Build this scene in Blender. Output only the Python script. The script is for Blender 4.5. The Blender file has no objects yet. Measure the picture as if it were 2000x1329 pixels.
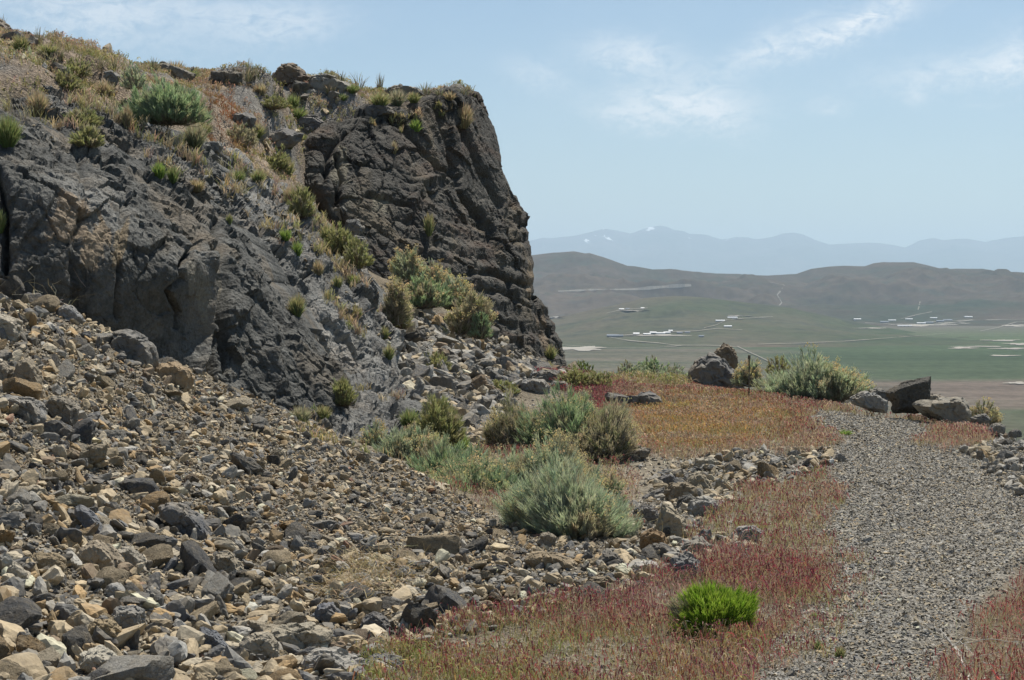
import bpy, bmesh, math, random
import numpy as np
from mathutils import Vector, Matrix
from mathutils.bvhtree import BVHTree
R = math.radians
rng = np.random.default_rng(7)
random.seed(7)
SC = bpy.context.scene
COL = SC.collection

# ------------------------------------------------------------ camera, sky, sun, exposure
FPX = 3732.0                      # focal length in pixels of the 2000 px wide photograph
CAMZ = 1.7
PITCH = math.atan((664.5 - 560.0) / FPX)
cd = bpy.data.cameras.new('camera'); cam = bpy.data.objects.new('camera', cd); COL.objects.link(cam)
cd.sensor_width = 36.0; cd.lens = 36.0 * FPX / 2000.0
cd.clip_start = 0.5; cd.clip_end = 200000.0
cam.location = (0, 0, CAMZ); cam.rotation_euler = (R(90) - PITCH, 0, 0)
SC.camera = cam
SUN_EL, SUN_AZ = R(63), R(27)     # azimuth measured from straight ahead (+Y) towards +X
wd = bpy.data.worlds.new('World'); SC.world = wd; wd.use_nodes = True
wt = wd.node_tree; wt.nodes.clear()
def wn(t, **k):
    n = wt.nodes.new(t)
    for a, b in k.items(): setattr(n, a, b)
    return n
sky = wn('ShaderNodeTexSky', sky_type='NISHITA', sun_disc=False)
sky.sun_elevation = SUN_EL; sky.sun_rotation = SUN_AZ
sky.altitude = 1300; sky.air_density = 1.0; sky.dust_density = 1.2; sky.ozone_density = 1.5
bg = wn('ShaderNodeBackground'); bg.inputs['Strength'].default_value = 0.078
wo = wn('ShaderNodeOutputWorld')
# thin clouds: fixed directions of the sky
tc = wn('ShaderNodeTexCoord'); sx = wn('ShaderNodeSeparateXYZ')
wt.links.new(tc.outputs['Generated'], sx.inputs[0])
def wmath(op, a, b=None, c=None, clamp=False):
    n = wn('ShaderNodeMath', operation=op); n.use_clamp = clamp
    for i, v in enumerate((a, b, c)):
        if v is None: continue
        if isinstance(v, (int, float)): n.inputs[i].default_value = v
        else: wt.links.new(v, n.inputs[i])
    return n.outputs[0]
az = wmath('ARCTAN2', sx.outputs[0], sx.outputs[1]); el = wmath('ARCSINE', sx.outputs[2])
def sky_dir(px, py):
    dx = (px - 1000) / FPX; dz = (664.5 - py) / FPX
    d = Vector((dx, math.cos(PITCH) + dz * math.sin(PITCH), -math.sin(PITCH) + dz * math.cos(PITCH))).normalized()
    return math.atan2(d.x, d.y), math.asin(d.z)
cv = wn('ShaderNodeCombineXYZ'); wt.links.new(az, cv.inputs[0]); wt.links.new(el, cv.inputs[1])
def wnoise(scale, sx_, sy_, rot, det=7, dist=0.6, off=0.0):
    mp = wn('ShaderNodeMapping'); mp.inputs['Scale'].default_value = (sx_, sy_, 1); mp.inputs['Rotation'].default_value = (0, 0, rot); mp.inputs['Location'].default_value = (off, off * .7, 0)
    wt.links.new(cv.outputs[0], mp.inputs[0])
    n = wn('ShaderNodeTexNoise'); n.inputs['Scale'].default_value = scale; n.inputs['Detail'].default_value = det
    n.inputs['Roughness'].default_value = 0.62; n.inputs['Distortion'].default_value = dist
    wt.links.new(mp.outputs[0], n.inputs['Vector']); return n.outputs[0]
streak = wnoise(60, 1.0, 2.6, R(-25), 8, 0.9)
wisp = wnoise(170, 1.0, 1.5, R(-50), 6, 0.5, 3.1)
warp = wnoise(26, 1, 1, 0, 4, 0.3, 7.7)
total = None
# px, py, half width, half height, tilt (deg), strength: the wisps of cloud
for (px, py, hw, hh, tl, st) in [
    (1335, 205, 120, 38, 0, 1.0), (1230, 108, 85, 32, -8, .75), (1590, 68, 190, 30, 17, .85), (1700, 35, 80, 20, 30, .5),
    (1050, 146, 60, 26, -14, .45), (1880, 140, 160, 30, 4, .6), (1985, 110, 50, 45, 0, .55), (1622, 208, 34, 15, -5, .5),
    (1785, 186, 20, 18, -40, .4), (1205, 225, 70, 22, -12, .35), (170, 25, 190, 50, -8, .55), (540, 52, 110, 34, 6, .45),
    (420, 18, 180, 30, 0, .4), (1918, 208, 26, 5, 0, .3), (1275, 262, 22, 7, 0, .25), (1420, 235, 50, 30, -30, .4)]:
    a0, e0 = sky_dir(px, py); w = hw / FPX; h = hh / FPX; t = R(tl)
    da = wmath('SUBTRACT', az, a0); de = wmath('SUBTRACT', el, e0)
    da = wmath('MULTIPLY_ADD', wmath('SUBTRACT', warp, .5), w * .9, da)
    de = wmath('MULTIPLY_ADD', wmath('SUBTRACT', wisp, .5), h * 1.6, de)
    u = wmath('MULTIPLY_ADD', da, math.cos(t) / w, wmath('MULTIPLY', de, math.sin(t) / w))
    v = wmath('MULTIPLY_ADD', de, math.cos(t) / h, wmath('MULTIPLY', da, -math.sin(t) / h))
    d2 = wmath('ADD', wmath('MULTIPLY', u, u), wmath('MULTIPLY', v, v))
    g = wmath('MULTIPLY', wmath('POWER', 2.718, wmath('MULTIPLY', d2, -0.9)), st)
    total = g if total is None else wmath('ADD', total, g)
edge = wmath('MULTIPLY', total, wmath('MULTIPLY_ADD', wmath('SUBTRACT', wmath('MULTIPLY_ADD', wisp, .45, streak), .62), 3.2, .42, True), clamp=True)
veil = wmath('MULTIPLY', wmath('SUBTRACT', wnoise(9, 1, 2.2, R(-15), 5, .5, 5.0), .42, None, True), 0.5, clamp=True)
dens = wmath('ADD', wmath('MULTIPLY', edge, .8), wmath('MULTIPLY', veil, .25), clamp=True)
mixc = wn('ShaderNodeMix', data_type='RGBA'); wt.links.new(dens, mixc.inputs['Factor'])
mixc.inputs['B'].default_value = (10.0, 10.2, 10.3, 1)
tint = wn('ShaderNodeMix', data_type='RGBA', blend_type='MULTIPLY'); tint.inputs['Factor'].default_value = 1
tint.inputs['B'].default_value = (0.93, 0.98, 0.97, 1)
wt.links.new(sky.outputs[0], tint.inputs['A']); wt.links.new(tint.outputs['Result'], mixc.inputs['A'])
wt.links.new(mixc.outputs['Result'], bg.inputs['Color']); wt.links.new(bg.outputs[0], wo.inputs['Surface'])
sl = bpy.data.lights.new('sun', 'SUN'); sl.energy = 5.0; sl.angle = R(0.5); sl.color = (1.0, 0.95, 0.87)
so = bpy.data.objects.new('sun', sl); COL.objects.link(so)
sdir = Vector((math.sin(SUN_AZ) * math.cos(SUN_EL), math.cos(SUN_AZ) * math.cos(SUN_EL), math.sin(SUN_EL)))
so.rotation_euler = sdir.to_track_quat('Z', 'Y').to_euler()
SC.view_settings.view_transform = 'Standard'; SC.view_settings.look = 'None'
SC.view_settings.gamma = 1.0; SC.view_settings.exposure = 0.36; SC.view_settings.use_curve_mapping = False
SC.cycles.max_bounces = 5; SC.cycles.diffuse_bounces = 2; SC.cycles.transparent_max_bounces = 6; SC.cycles.volume_bounces = 2
SC.cycles.use_denoising = True

# ------------------------------------------------------------ helpers
CP, SP = math.cos(PITCH), math.sin(PITCH)
def P(px, py, Y):
    """the point at distance Y ahead of the camera that stands at that place of the photograph"""
    px = np.asarray(px, float); py = np.asarray(py, float); Y = np.asarray(Y, float)
    dz = (664.5 - py) / FPX; dy = CP + dz * SP
    return np.stack([(px - 1000) / FPX / dy * Y, Y + 0 * px, CAMZ + (-SP + dz * CP) / dy * Y], -1)
def proj(p):
    d = np.asarray(p, float) - np.array([0, 0, CAMZ])
    f = d[..., 1] * CP - d[..., 2] * SP; u = d[..., 1] * SP + d[..., 2] * CP
    f = np.where(f < .1, .1, f)
    return 1000 + FPX * d[..., 0] / f, 664.5 - FPX * u / f
def tag(o, label=None, cat=None, group=None, kind=None):
    if label: o['label'] = label
    if cat: o['category'] = cat
    if group: o['group'] = group
    if kind: o['kind'] = kind
    return o
def empty(name, loc):
    o = bpy.data.objects.new(name, None); o.location = loc; o.empty_display_size = .1; COL.objects.link(o); return o
def npmesh(name, V, F, mat=None, smooth=False, col=None, colname='Col', link=True, parent=None):
    """V (n,3), F (m,k) with k = 3 or 4, or a list of such arrays"""
    V = np.asarray(V, np.float32)
    Fs = F if isinstance(F, list) else [F]
    Fs = [np.asarray(f, np.int32) for f in Fs if len(f)]
    me = bpy.data.meshes.new(name)
    me.vertices.add(len(V)); me.vertices.foreach_set('co', V.ravel())
    nl = sum(f.size for f in Fs); nf = sum(len(f) for f in Fs)
    me.loops.add(nl); me.polygons.add(nf)
    me.loops.foreach_set('vertex_index', np.concatenate([f.ravel() for f in Fs]))
    tot = np.concatenate([np.full(len(f), f.shape[1], np.int32) for f in Fs])
    st = np.concatenate([[0], np.cumsum(tot)[:-1]]).astype(np.int32)
    me.polygons.foreach_set('loop_start', st)
    me.polygons.foreach_set('use_smooth', np.full(nf, smooth is not False))
    me.update(calc_edges=True)
    if col is not None:
        c = np.ones((len(V), 4), np.float32); c[:, :3] = col
        a = me.color_attributes.new(colname, 'FLOAT_COLOR', 'POINT'); a.data.foreach_set('color', c.ravel())
    if mat: me.materials.append(mat)
    if not link: return me
    o = bpy.data.objects.new(name, me); COL.objects.link(o)
    if parent: o.parent = parent
    return o
def _h(ix, iy, iz, s=0):
    h = (ix.astype(np.int64) * 374761393 + iy.astype(np.int64) * 668265263 + iz.astype(np.int64) * 2147483647 + s * 974711) & 0xFFFFFFFF
    h = ((h ^ (h >> 13)) * 1274126177) & 0xFFFFFFFF
    h = ((h ^ (h >> 15)) * 2246822519) & 0xFFFFFFFF
    return ((h ^ (h >> 16)) & 0xFFFFFF) / float(0xFFFFFF)
def vnoise(p, s=0):
    i = np.floor(p).astype(np.int64); f = p - i; f = f * f * f * (f * (f * 6 - 15) + 10)
    r = 0
    for a in (0, 1):
        for b in (0, 1):
            for c in (0, 1):
                w = (f[:, 0] if a else 1 - f[:, 0]) * (f[:, 1] if b else 1 - f[:, 1]) * (f[:, 2] if c else 1 - f[:, 2])
                r = r + w * _h(i[:, 0] + a, i[:, 1] + b, i[:, 2] + c, s)
    return r * 2 - 1
def fbm(p, sc, o=4, s=0, ridge=False, gain=.5):
    p = np.asarray(p, float) * sc; t = 0; a = 1.0; n = 0
    for k in range(o):
        v = vnoise(p + 17.3 * k, s + k)
        t = t + a * ((1 - 2 * np.abs(v)) if ridge else v); n += a; a *= gain; p = p * 2.03
    return t / n
def facets(p, sc, s=0, tilt=1.0):
    """tilted plates: each Voronoi cell pushes the surface by a plane of its own; also returns the distance to the crack"""
    p = np.asarray(p, float) * sc; i = np.floor(p).astype(np.int64)
    d1 = np.full(len(p), 9.); d2 = np.full(len(p), 9.); val = np.zeros(len(p))
    for a in (-1, 0, 1):
        for b in (-1, 0, 1):
            for c in (-1, 0, 1):
                q = i + np.array([a, b, c])
                r = [_h(q[:, 0], q[:, 1], q[:, 2], s + k) for k in range(7)]
                dx = p - (q + np.stack(r[:3], -1)); d = np.sqrt((dx ** 2).sum(-1))
                v = (r[3] - .5) + tilt * (dx[:, 0] * (r[4] - .5) + dx[:, 1] * (r[5] - .5) + dx[:, 2] * (r[6] - .5)) * 2
                near = d < d1
                d2 = np.where(near, d1, np.minimum(d2, d)); val = np.where(near, v, val); d1 = np.where(near, d, d1)
    return val, d2 - d1
def rbf(pts, vals, q, c=0.0):
    pts = np.asarray(pts, float); vals = np.asarray(vals, float)
    K = np.sqrt(((pts[:, None] - pts[None]) ** 2).sum(-1) + c * c)
    n, m = len(pts), pts.shape[1] + 1
    A = np.zeros((n + m, n + m)); A[:n, :n] = K; A[:n, n] = 1; A[:n, n + 1:] = pts
    A[n, :n] = 1; A[n + 1:, :n] = pts.T
    w = np.linalg.lstsq(A, np.concatenate([vals, np.zeros(m)] if vals.ndim == 1 else [vals, np.zeros((m, vals.shape[1]))]), rcond=None)[0]
    out = []
    for k in range(0, len(q), 40000):
        b = q[k:k + 40000]
        Kq = np.sqrt(((b[:, None] - pts[None]) ** 2).sum(-1) + c * c)
        out.append(Kq @ w[:n] + w[n] + b @ w[n + 1:])
    return np.concatenate(out)
def polydist(x, y, poly):
    """signed distance to a polygon, inside positive"""
    poly = np.asarray(poly, float); n = len(poly); d = np.full(x.shape, 1e9); ins = np.zeros(x.shape, bool)
    for i in range(n):
        a = poly[i]; b = poly[(i + 1) % n]; e = b - a
        t = np.clip(((x - a[0]) * e[0] + (y - a[1]) * e[1]) / (e @ e), 0, 1)
        d = np.minimum(d, np.hypot(x - a[0] - t * e[0], y - a[1] - t * e[1]))
        c = ((a[1] > y) != (b[1] > y)) & (x < (b[0] - a[0]) * (y - a[1]) / (b[1] - a[1] + 1e-12) + a[0])
        ins ^= c
    return np.where(ins, d, -d)
def sstep(x, a, b):
    t = np.clip((x - a) / (b - a), 0, 1); return t * t * (3 - 2 * t)
def normals(V, nu, nv, wrap=False):
    G = V.reshape(nu, nv, 3)
    if wrap: du = np.roll(G, -1, 0) - np.roll(G, 1, 0)
    else: du = np.gradient(G, axis=0)
    dv = np.gradient(G, axis=1)
    n = np.cross(du, dv); n /= np.linalg.norm(n, axis=-1, keepdims=True) + 1e-12
    return n.reshape(-1, 3)

# ------------------------------------------------------------ materials
class NT:
    def __init__(s, name, rough=.9, spec=.2):
        s.m = bpy.data.materials.new(name); s.m.use_nodes = True; s.t = s.m.node_tree; s.t.nodes.clear()
        s.out = s.n('ShaderNodeOutputMaterial'); s.b = s.n('ShaderNodeBsdfPrincipled')
        s.b.inputs['Roughness'].default_value = rough; s.b.inputs['Specular IOR Level'].default_value = spec
        s.l(s.b.outputs[0], s.out.inputs[0])
    def n(s, t, **k):
        n = s.t.nodes.new(t)
        for a, b in k.items(): setattr(n, a, b)
        return n
    def l(s, a, b): s.t.links.new(a, b)
    def coord(s, kind='Object', scale=(1, 1, 1), rot=(0, 0, 0)):
        c = s.n('ShaderNodeTexCoord') ; m = s.n('ShaderNodeMapping'); m.inputs['Scale'].default_value = scale; m.inputs['Rotation'].default_value = rot
        s.l(c.outputs[kind], m.inputs[0]); return m.outputs[0]
    def geo(s, scale=(1, 1, 1), rot=(0, 0, 0)):
        c = s.n('ShaderNodeNewGeometry'); m = s.n('ShaderNodeMapping'); m.inputs['Scale'].default_value = scale; m.inputs['Rotation'].default_value = rot
        s.l(c.outputs['Position'], m.inputs[0]); return m.outputs[0]
    def noise(s, vec, sc, det=5, rough=.6, dist=0.0):
        n = s.n('ShaderNodeTexNoise'); n.inputs['Scale'].default_value = sc; n.inputs['Detail'].default_value = det
        n.inputs['Roughness'].default_value = rough; n.inputs['Distortion'].default_value = dist; s.l(vec, n.inputs['Vector']); return n.outputs[0]
    def voro(s, vec, sc, feature='F1', out=0):
        n = s.n('ShaderNodeTexVoronoi', feature=feature); n.inputs['Scale'].default_value = sc; s.l(vec, n.inputs['Vector']); return n.outputs[out]
    def ramp(s, f, stops):
        r = s.n('ShaderNodeValToRGB'); e = r.color_ramp.elements
        while len(e) < len(stops): e.new(.5)
        for k, (p, c) in enumerate(stops):
            e[k].position = p; e[k].color = (c, c, c, 1) if isinstance(c, (int, float)) else (*c, 1)
        s.l(f, r.inputs[0]); return r.outputs[0]
    def mix(s, f, a, b, mode='MIX'):
        m = s.n('ShaderNodeMix', data_type='RGBA', blend_type=mode)
        for k, v in (('Factor', f), ('A', a), ('B', b)):
            if isinstance(v, (int, float)) and k == 'Factor': m.inputs[0].default_value = v
            elif isinstance(v, (int, float)): m.inputs[k].default_value = (v, v, v, 1)
            elif isinstance(v, tuple): m.inputs[k].default_value = (*v, 1)
            else: s.l(v, m.inputs[0] if k == 'Factor' else m.inputs[k])
        return m.outputs['Result']
    def math(s, op, a, b=None, clamp=False):
        n = s.n('ShaderNodeMath', operation=op); n.use_clamp = clamp
        for i, v in enumerate((a, b)):
            if v is None: continue
            if isinstance(v, (int, float)): n.inputs[i].default_value = v
            else: s.l(v, n.inputs[i])
        return n.outputs[0]
    def bump(s, h, dist, strength=1.0, prev=None):
        b = s.n('ShaderNodeBump'); b.inputs['Distance'].default_value = dist; b.inputs['Strength'].default_value = strength
        s.l(h, b.inputs['Height'])
        if prev is not None: s.l(prev, b.inputs['Normal'])
        return b.outputs[0]
    def col(s, c): s.l(c, s.b.inputs['Base Color'])
    def nrm(s, n): s.l(n, s.b.inputs['Normal'])
    def attr(s, name='Col'):
        a = s.n('ShaderNodeAttribute', attribute_name=name); return a.outputs['Color']
    def objcol(s):
        a = s.n('ShaderNodeObjectInfo'); return a.outputs['Color'], a.outputs['Random']

def cliff_mat(name, dark, mid, pale, tan, tan_amt=.5, rust=0.0, sc=1.0, stains=()):
    t = NT(name, .88, .25)
    g = t.geo(); gs = t.geo((1, 1, .7), (0, R(25), 0))
    n1 = t.noise(gs, .9 * sc, 8, .62, .4); n2 = t.noise(g, 7 * sc, 6, .65); n3 = t.noise(g, 45 * sc, 4, .7)
    c = t.ramp(n1, [(.32, dark), (.5, mid), (.68, pale)])
    c = t.mix(t.ramp(n2, [(.35, 0.0), (.75, .55)]), c, pale)
    c = t.mix(t.ramp(t.noise(gs, .55 * sc, 7, .6, 1.2), [(.56 - .1 * tan_amt, 0.0), (.72 - .1 * tan_amt, .75)]), c, tan)
    if rust: c = t.mix(t.ramp(t.noise(t.geo((.5, .5, 1.6)), .9, 7, .65, .8), [(.5, 0.0), (.7, rust)]), c, (.17, .085, .045))
    for (sx0, sy0, sz0), (rx, ry, rz), sc_ in stains:
        mp = t.n('ShaderNodeMapping'); gg = t.n('ShaderNodeNewGeometry'); t.l(gg.outputs['Position'], mp.inputs[0])
        mp.inputs['Scale'].default_value = (1 / rx, 1 / ry, 1 / rz); mp.inputs['Location'].default_value = (-sx0 / rx, -sy0 / ry, -sz0 / rz)
        ln = t.n('ShaderNodeVectorMath', operation='LENGTH'); t.l(mp.outputs[0], ln.inputs[0])
        e_ = t.math('ADD', ln.outputs['Value'], t.math('MULTIPLY', t.math('SUBTRACT', t.noise(t.geo((1, 1, .4)), 2.6, 7, .65, .6), .5), 2.6))
        c = t.mix(t.ramp(e_, [(.45, .85), (.62, 0.0)]), c, sc_)
    c = t.mix(.55, c, t.ramp(n3, [(.25, .35), (.75, 1.5)]), 'MULTIPLY')
    t.col(c)
    b = t.bump(n2, .07, .9); b = t.bump(n3, .012, 1.0, b)
    b = t.bump(t.noise(gs, 14 * sc, 5, .65, .3), .03, .7, b)
    b = t.bump(t.noise(t.geo((1, 1, .6), (0, R(-30), 0)), 4 * sc, 7, .7, .5), .07, .7, b)
    b = t.bump(t.voro(g, 24 * sc, 'F1'), .018, .8, b)
    t.nrm(b); return t.m
def wpt(px, py, Y): return tuple(float(v) for v in P(px, py, Y))
M = {}
M['slab'] = cliff_mat('dark_limestone', (.043, .044, .040), (.078, .078, .070), (.215, .21, .19), (.21, .17, .12), .55, stains=[(wpt(130, 420, 17), (.30, 3., .35), (.31, .24, .165)), (wpt(180, 480, 17), (.13, 3., .36), (.31, .24, .16)), (wpt(232, 470, 17.3), (.07, 3., .4), (.28, .22, .14)), (wpt(395, 560, 18.4), (.12, 3., .5), (.23, .21, .165)), (wpt(300, 640, 17.6), (.2, 3., .25), (.15, .145, .13))])
M['slab_pale'] = cliff_mat('weathered_limestone', (.095, .095, .088), (.16, .157, .144), (.29, .285, .26), (.29, .24, .18), .45)
M['cliff'] = cliff_mat('cliff_rock', (.040, .038, .033), (.068, .064, .055), (.13, .12, .10), (.21, .17, .115), .3, .35, stains=[(wpt(665, 330, 37), (.3, 2, .7), (.20, .18, .13)), (wpt(745, 400, 37), (.35, 2, .3), (.21, .19, .14)), (wpt(690, 390, 36.5), (.4, 2, .35), (.14, .13, .10)), (wpt(1040, 540, 41.5), (.25, 2, .7), (.26, .20, .13)), (wpt(1060, 640, 41.5), (.2, 2, .7), (.20, .15, .10))])
def stone_material(name, individual):
    t = NT(name, .85, .25)
    if individual:
        oc, rnd = t.objcol(); vec = t.coord('Object')
        add = t.n('ShaderNodeVectorMath', operation='ADD'); cx = t.n('ShaderNodeCombineXYZ')
        t.l(t.math('MULTIPLY', rnd, 50.0), cx.inputs[0]); t.l(vec, add.inputs[0]); t.l(cx.outputs[0], add.inputs[1]); vec = add.outputs[0]
        a, b_, c_ = 2.2, 9.0, 30.0
        bd = .12
    else:
        oc = t.attr(); vec = t.geo(); a, b_, c_ = 9.0, 40.0, 120.0; bd = .012
    n1 = t.noise(vec, a, 6, .65, .5); n2 = t.noise(vec, b_, 5, .7)
    c = t.mix(t.ramp(n1, [(.38, 0.0), (.62, .55)]), oc, (.30, .25, .175))
    c = t.mix(t.ramp(n1, [(.30, .6), (.44, 0.0)]), c, (.12, .11, .092))
    c = t.mix(.5, c, t.ramp(n2, [(.25, .45), (.75, 1.45)]), 'MULTIPLY')
    t.col(c); b = t.bump(n1, bd, .7); b = t.bump(n2, bd * .35, .8, b); t.nrm(b); return t.m
M['stone'] = stone_material('broken_stone', True)
M['rubble'] = stone_material('rubble_stone', False)
def ground_material():
    t = NT('hillside_soil', .95, .1); g = t.geo()
    n1 = t.noise(g, 3, 6, .65); n2 = t.noise(g, 30, 5, .75); v = t.voro(g, 34, 'F1', 1); vd = t.voro(g, 34, 'F1', 0)
    c = t.mix(.8, t.attr(), t.ramp(n1, [(.3, .65), (.7, 1.35)]), 'MULTIPLY')
    c = t.mix(.8, c, t.ramp(n2, [(.3, .5), (.7, 1.5)]), 'MULTIPLY')
    bw = t.n('ShaderNodeSeparateColor'); t.l(v, bw.inputs[0])
    c = t.mix(.6, c, t.ramp(bw.outputs[0], [(0, .45), (1, 1.5)]), 'MULTIPLY')
    t.col(c); b = t.bump(n2, .03, .9); b = t.bump(vd, .02, .8, b); t.nrm(b); return t.m
M['ground'] = ground_material()
def leafy(name, rough=.8, trans=.35, tr_tint=(1.15, 1.1, .6)):
    t = NT(name, rough, .15); c = t.attr(); t.col(c)
    tr = t.n('ShaderNodeBsdfTranslucent'); t.l(t.mix(1.0, c, tr_tint, 'MULTIPLY'), tr.inputs[0])
    mx = t.n('ShaderNodeMixShader'); mx.inputs[0].default_value = trans
    t.l(t.b.outputs[0], mx.inputs[1]); t.l(tr.outputs[0], mx.inputs[2]); t.l(mx.outputs[0], t.out.inputs[0]); return t.m
M['leaf'] = leafy('fine_foliage', 3., .42, (1.12, 1.1, .75))
M['twig'] = leafy('dry_twig', .85, .12)
M['grass'] = leafy('dry_grass', .7, .4, (1.1, 1.0, .82))
def far_material(name, cols, sc, spots, bands=None):
    t = NT(name, 1.0, 0.0); g = t.geo((1, 1, 1))
    n1 = t.noise(g, sc, 9, .6, .6); n2 = t.noise(t.geo((1, 1, 3)), sc * 6, 7, .65, .3)
    c = t.ramp(n1, [(.33, cols[0]), (.5, cols[1]), (.67, cols[2])])
    c = t.mix(t.ramp(n2, [(.53, 0.0), (.66, .8)]), c, spots)
    c = t.mix(.6, c, t.ramp(t.noise(g, sc * 25, 5, .7), [(.3, .6), (.7, 1.4)]), 'MULTIPLY')
    t.col(c); return t
# ------------------------------------------------------------ the far country: plain, hills, mountains
PLZ = -115.0
def plainY(py):      # distance of the plain at a row of the photograph
    return float((PLZ - CAMZ) / ((-SP + (664.5 - py) / FPX * CP) / (CP + (664.5 - py) / FPX * SP)))
def plain_pt(px, py, dz=0.0):
    return P(px, py, plainY(py)) + np.array([0, 0, dz])
def plain_material():
    t = NT('sagebrush_plain', 1.0, 0.0)
    gm = t.n('ShaderNodeNewGeometry'); sp = t.n('ShaderNodeSeparateXYZ'); t.l(gm.outputs['Position'], sp.inputs[0])
    wn_ = t.noise(t.geo((.00025, .0012, 0)), 1.0, 6, .6, .4)
    yy = t.math('ADD', sp.outputs[1], t.math('MULTIPLY', t.math('SUBTRACT', wn_, .5), 260.0))
    yy = t.math('ADD', yy, t.math('MULTIPLY', sp.outputs[0], -.12))
    y0, y1 = 1300.0, 6300.0
    def f(py): return (plainY(py) - y0) / (y1 - y0)
    G1 = (.050, .070, .038); G2 = (.064, .082, .048); B1 = (.13, .105, .085); B2 = (.11, .10, .08); G3 = (.085, .10, .058)
    c = t.ramp(t.math('DIVIDE', t.math('SUBTRACT', yy, y0), y1 - y0),
        [(0, G1), (f(812), G1), (f(804), B1), (f(752), B1), (f(744), G2), (f(700), G1), (f(668), (.075, .10, .052)), (f(655), G3), (f(640), B2), (1, G3)])
    # the west side of the plain is bare and brown
    west = t.math('MULTIPLY', t.math('LESS_THAN', t.math('ADD', sp.outputs[0], t.math('MULTIPLY', wn_, 300.0)), 500.0), 1.0)
    lf = t.math('SUBTRACT', 1.0, t.math('DIVIDE', t.math('ADD', sp.outputs[0], t.math('MULTIPLY', t.math('SUBTRACT', wn_, .5), 700.0)), 520.0), True)
    lf = t.math('MULTIPLY', lf, 3.0, True)
    c = t.mix(lf, c, t.ramp(t.noise(t.geo((.0006, .004, 0)), 1.0, 6, .6), [(.35, (.075, .085, .055)), (.6, (.12, .105, .08))]))
    c = t.mix(.8, c, t.ramp(t.noise(t.geo((.05, .025, 0)), 1.0, 5, .8), [(.3, .55), (.7, 1.45)]), 'MULTIPLY')
    c = t.mix(.7, c, t.ramp(t.noise(t.geo((.002, .008, 0)), 1.0, 6, .6), [(.3, .7), (.7, 1.3)]), 'MULTIPLY')
    t.col(c); return t.m
xs = np.array([-60000, -8000, -2000, 0, 1000, 3000, 9000, 60000.]); ys = np.array([-20000, 0, 1500, 3000, 6000, 12000, 50000, 58000.])
X, Yg = np.meshgrid(xs, ys, indexing='ij')
def gridfaces(nu, nv, wrap=False):
    i = np.arange(nu if wrap else nu - 1)[:, None]; j = np.arange(nv - 1)[None]
    i2 = (i + 1) % nu
    return np.stack([i * nv + j, i2 * nv + j, i2 * nv + j + 1, i * nv + j + 1], -1).reshape(-1, 4)
tag(npmesh('valley_plain', np.stack([X, Yg, 0 * X + PLZ], -1).reshape(-1, 3), gridfaces(8, 8), plain_material()), kind='structure')

def ridge_terrain(name, prof, Yr, Yf, Yb, px0, px1, nu, nv, amp, sc, mat, foot=0.0, depth_wob=0.0, shape=1.6, keep=.04):
    """a range whose skyline follows PROF at distance Yr, running down to the plain at Yf in front and Yb behind"""
    px = np.linspace(px0, px1, nu); pr = np.asarray(prof, float)
    crest_py = np.interp(px, pr[:, 0], pr[:, 1])
    cr = P(px, crest_py, np.full(nu, Yr)); X0 = cr[:, 0]; H = cr[:, 2] - PLZ
    t = np.concatenate([np.linspace(-1, 0, nv)[:-1], np.linspace(0, 1, nv // 3)]); m = len(t)
    Xg = np.repeat(X0[:, None], m, 1)
    Tg = np.repeat(t[None], nu, 0)
    Y_ = np.where(Tg < 0, Yr + Tg * (Yr - Yf), Yr + Tg * (Yb - Yr))
    Xg = Xg * np.where(Tg < 0, (Y_ / Yr) * .6 + .4, 1)
    q = np.stack([Xg, Y_, 0 * Xg], -1).reshape(-1, 3)
    a = 1 - np.abs(Tg)
    body = a ** shape
    n = (fbm(q, sc, 6, 3, True, .55)).reshape(nu, m); n2 = fbm(q, sc * .4, 4, 9).reshape(nu, m)
    env = np.clip(np.abs(Tg) * 3, keep, 1) * a ** .8
    Z = PLZ + foot * 0 + H[:, None] * np.clip(body * (1 + .35 * n2 * np.clip(np.abs(Tg) * 2, 0, 1)), 0, 3) + amp * (n - .45) * env
    # never higher in view than the skyline
    lim = CAMZ + (cr[:, 2][:, None] - CAMZ) * (Y_ / Yr) - (.004 * np.abs(Y_ - Yr))
    Z = np.where(np.abs(Tg) > .02, np.minimum(Z, lim + .0 * Z), Z)
    Z = np.where(a < .02, PLZ - 3, Z)
    V = np.stack([Xg, Y_, Z], -1).reshape(-1, 3)
    o = npmesh(name, V, gridfaces(nu, m), mat, smooth=True)
    tag(o, kind='structure'); return o, V, gridfaces(nu, m)
mt = far_material('distant_mountain_slopes', ((.06, .075, .06), (.09, .09, .08), (.13, .12, .11)), .0004, (.05, .06, .05))
# snow lies in streaks in the high gullies
g = mt.n('ShaderNodeNewGeometry'); sp = mt.n('ShaderNodeSeparateXYZ'); mt.l(g.outputs['Position'], sp.inputs[0])
hi = mt.math('MULTIPLY', mt.math('SUBTRACT', sp.outputs[2], 880.0), 1 / 620.0, True)
gn = mt.noise(mt.geo((.0024, .0005, .0012), (0, R(30), 0)), 1.0, 4, .6, .8)
west = mt.math('MULTIPLY', mt.math('SUBTRACT', 6200.0, sp.outputs[0]), 1 / 3000.0, True)
sn = mt.math('MULTIPLY', mt.math('SUBTRACT', mt.math('ADD', gn, mt.math('MULTIPLY', hi, .10)), .655), 40.0, True)
sn = mt.math('MULTIPLY', mt.math('MULTIPLY', sn, west), mt.math('GREATER_THAN', hi, .05))
base = mt.b.inputs['Base Color'].links[0].from_socket
mt.col(mt.mix(sn, base, (.85, .87, .9)))
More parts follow.
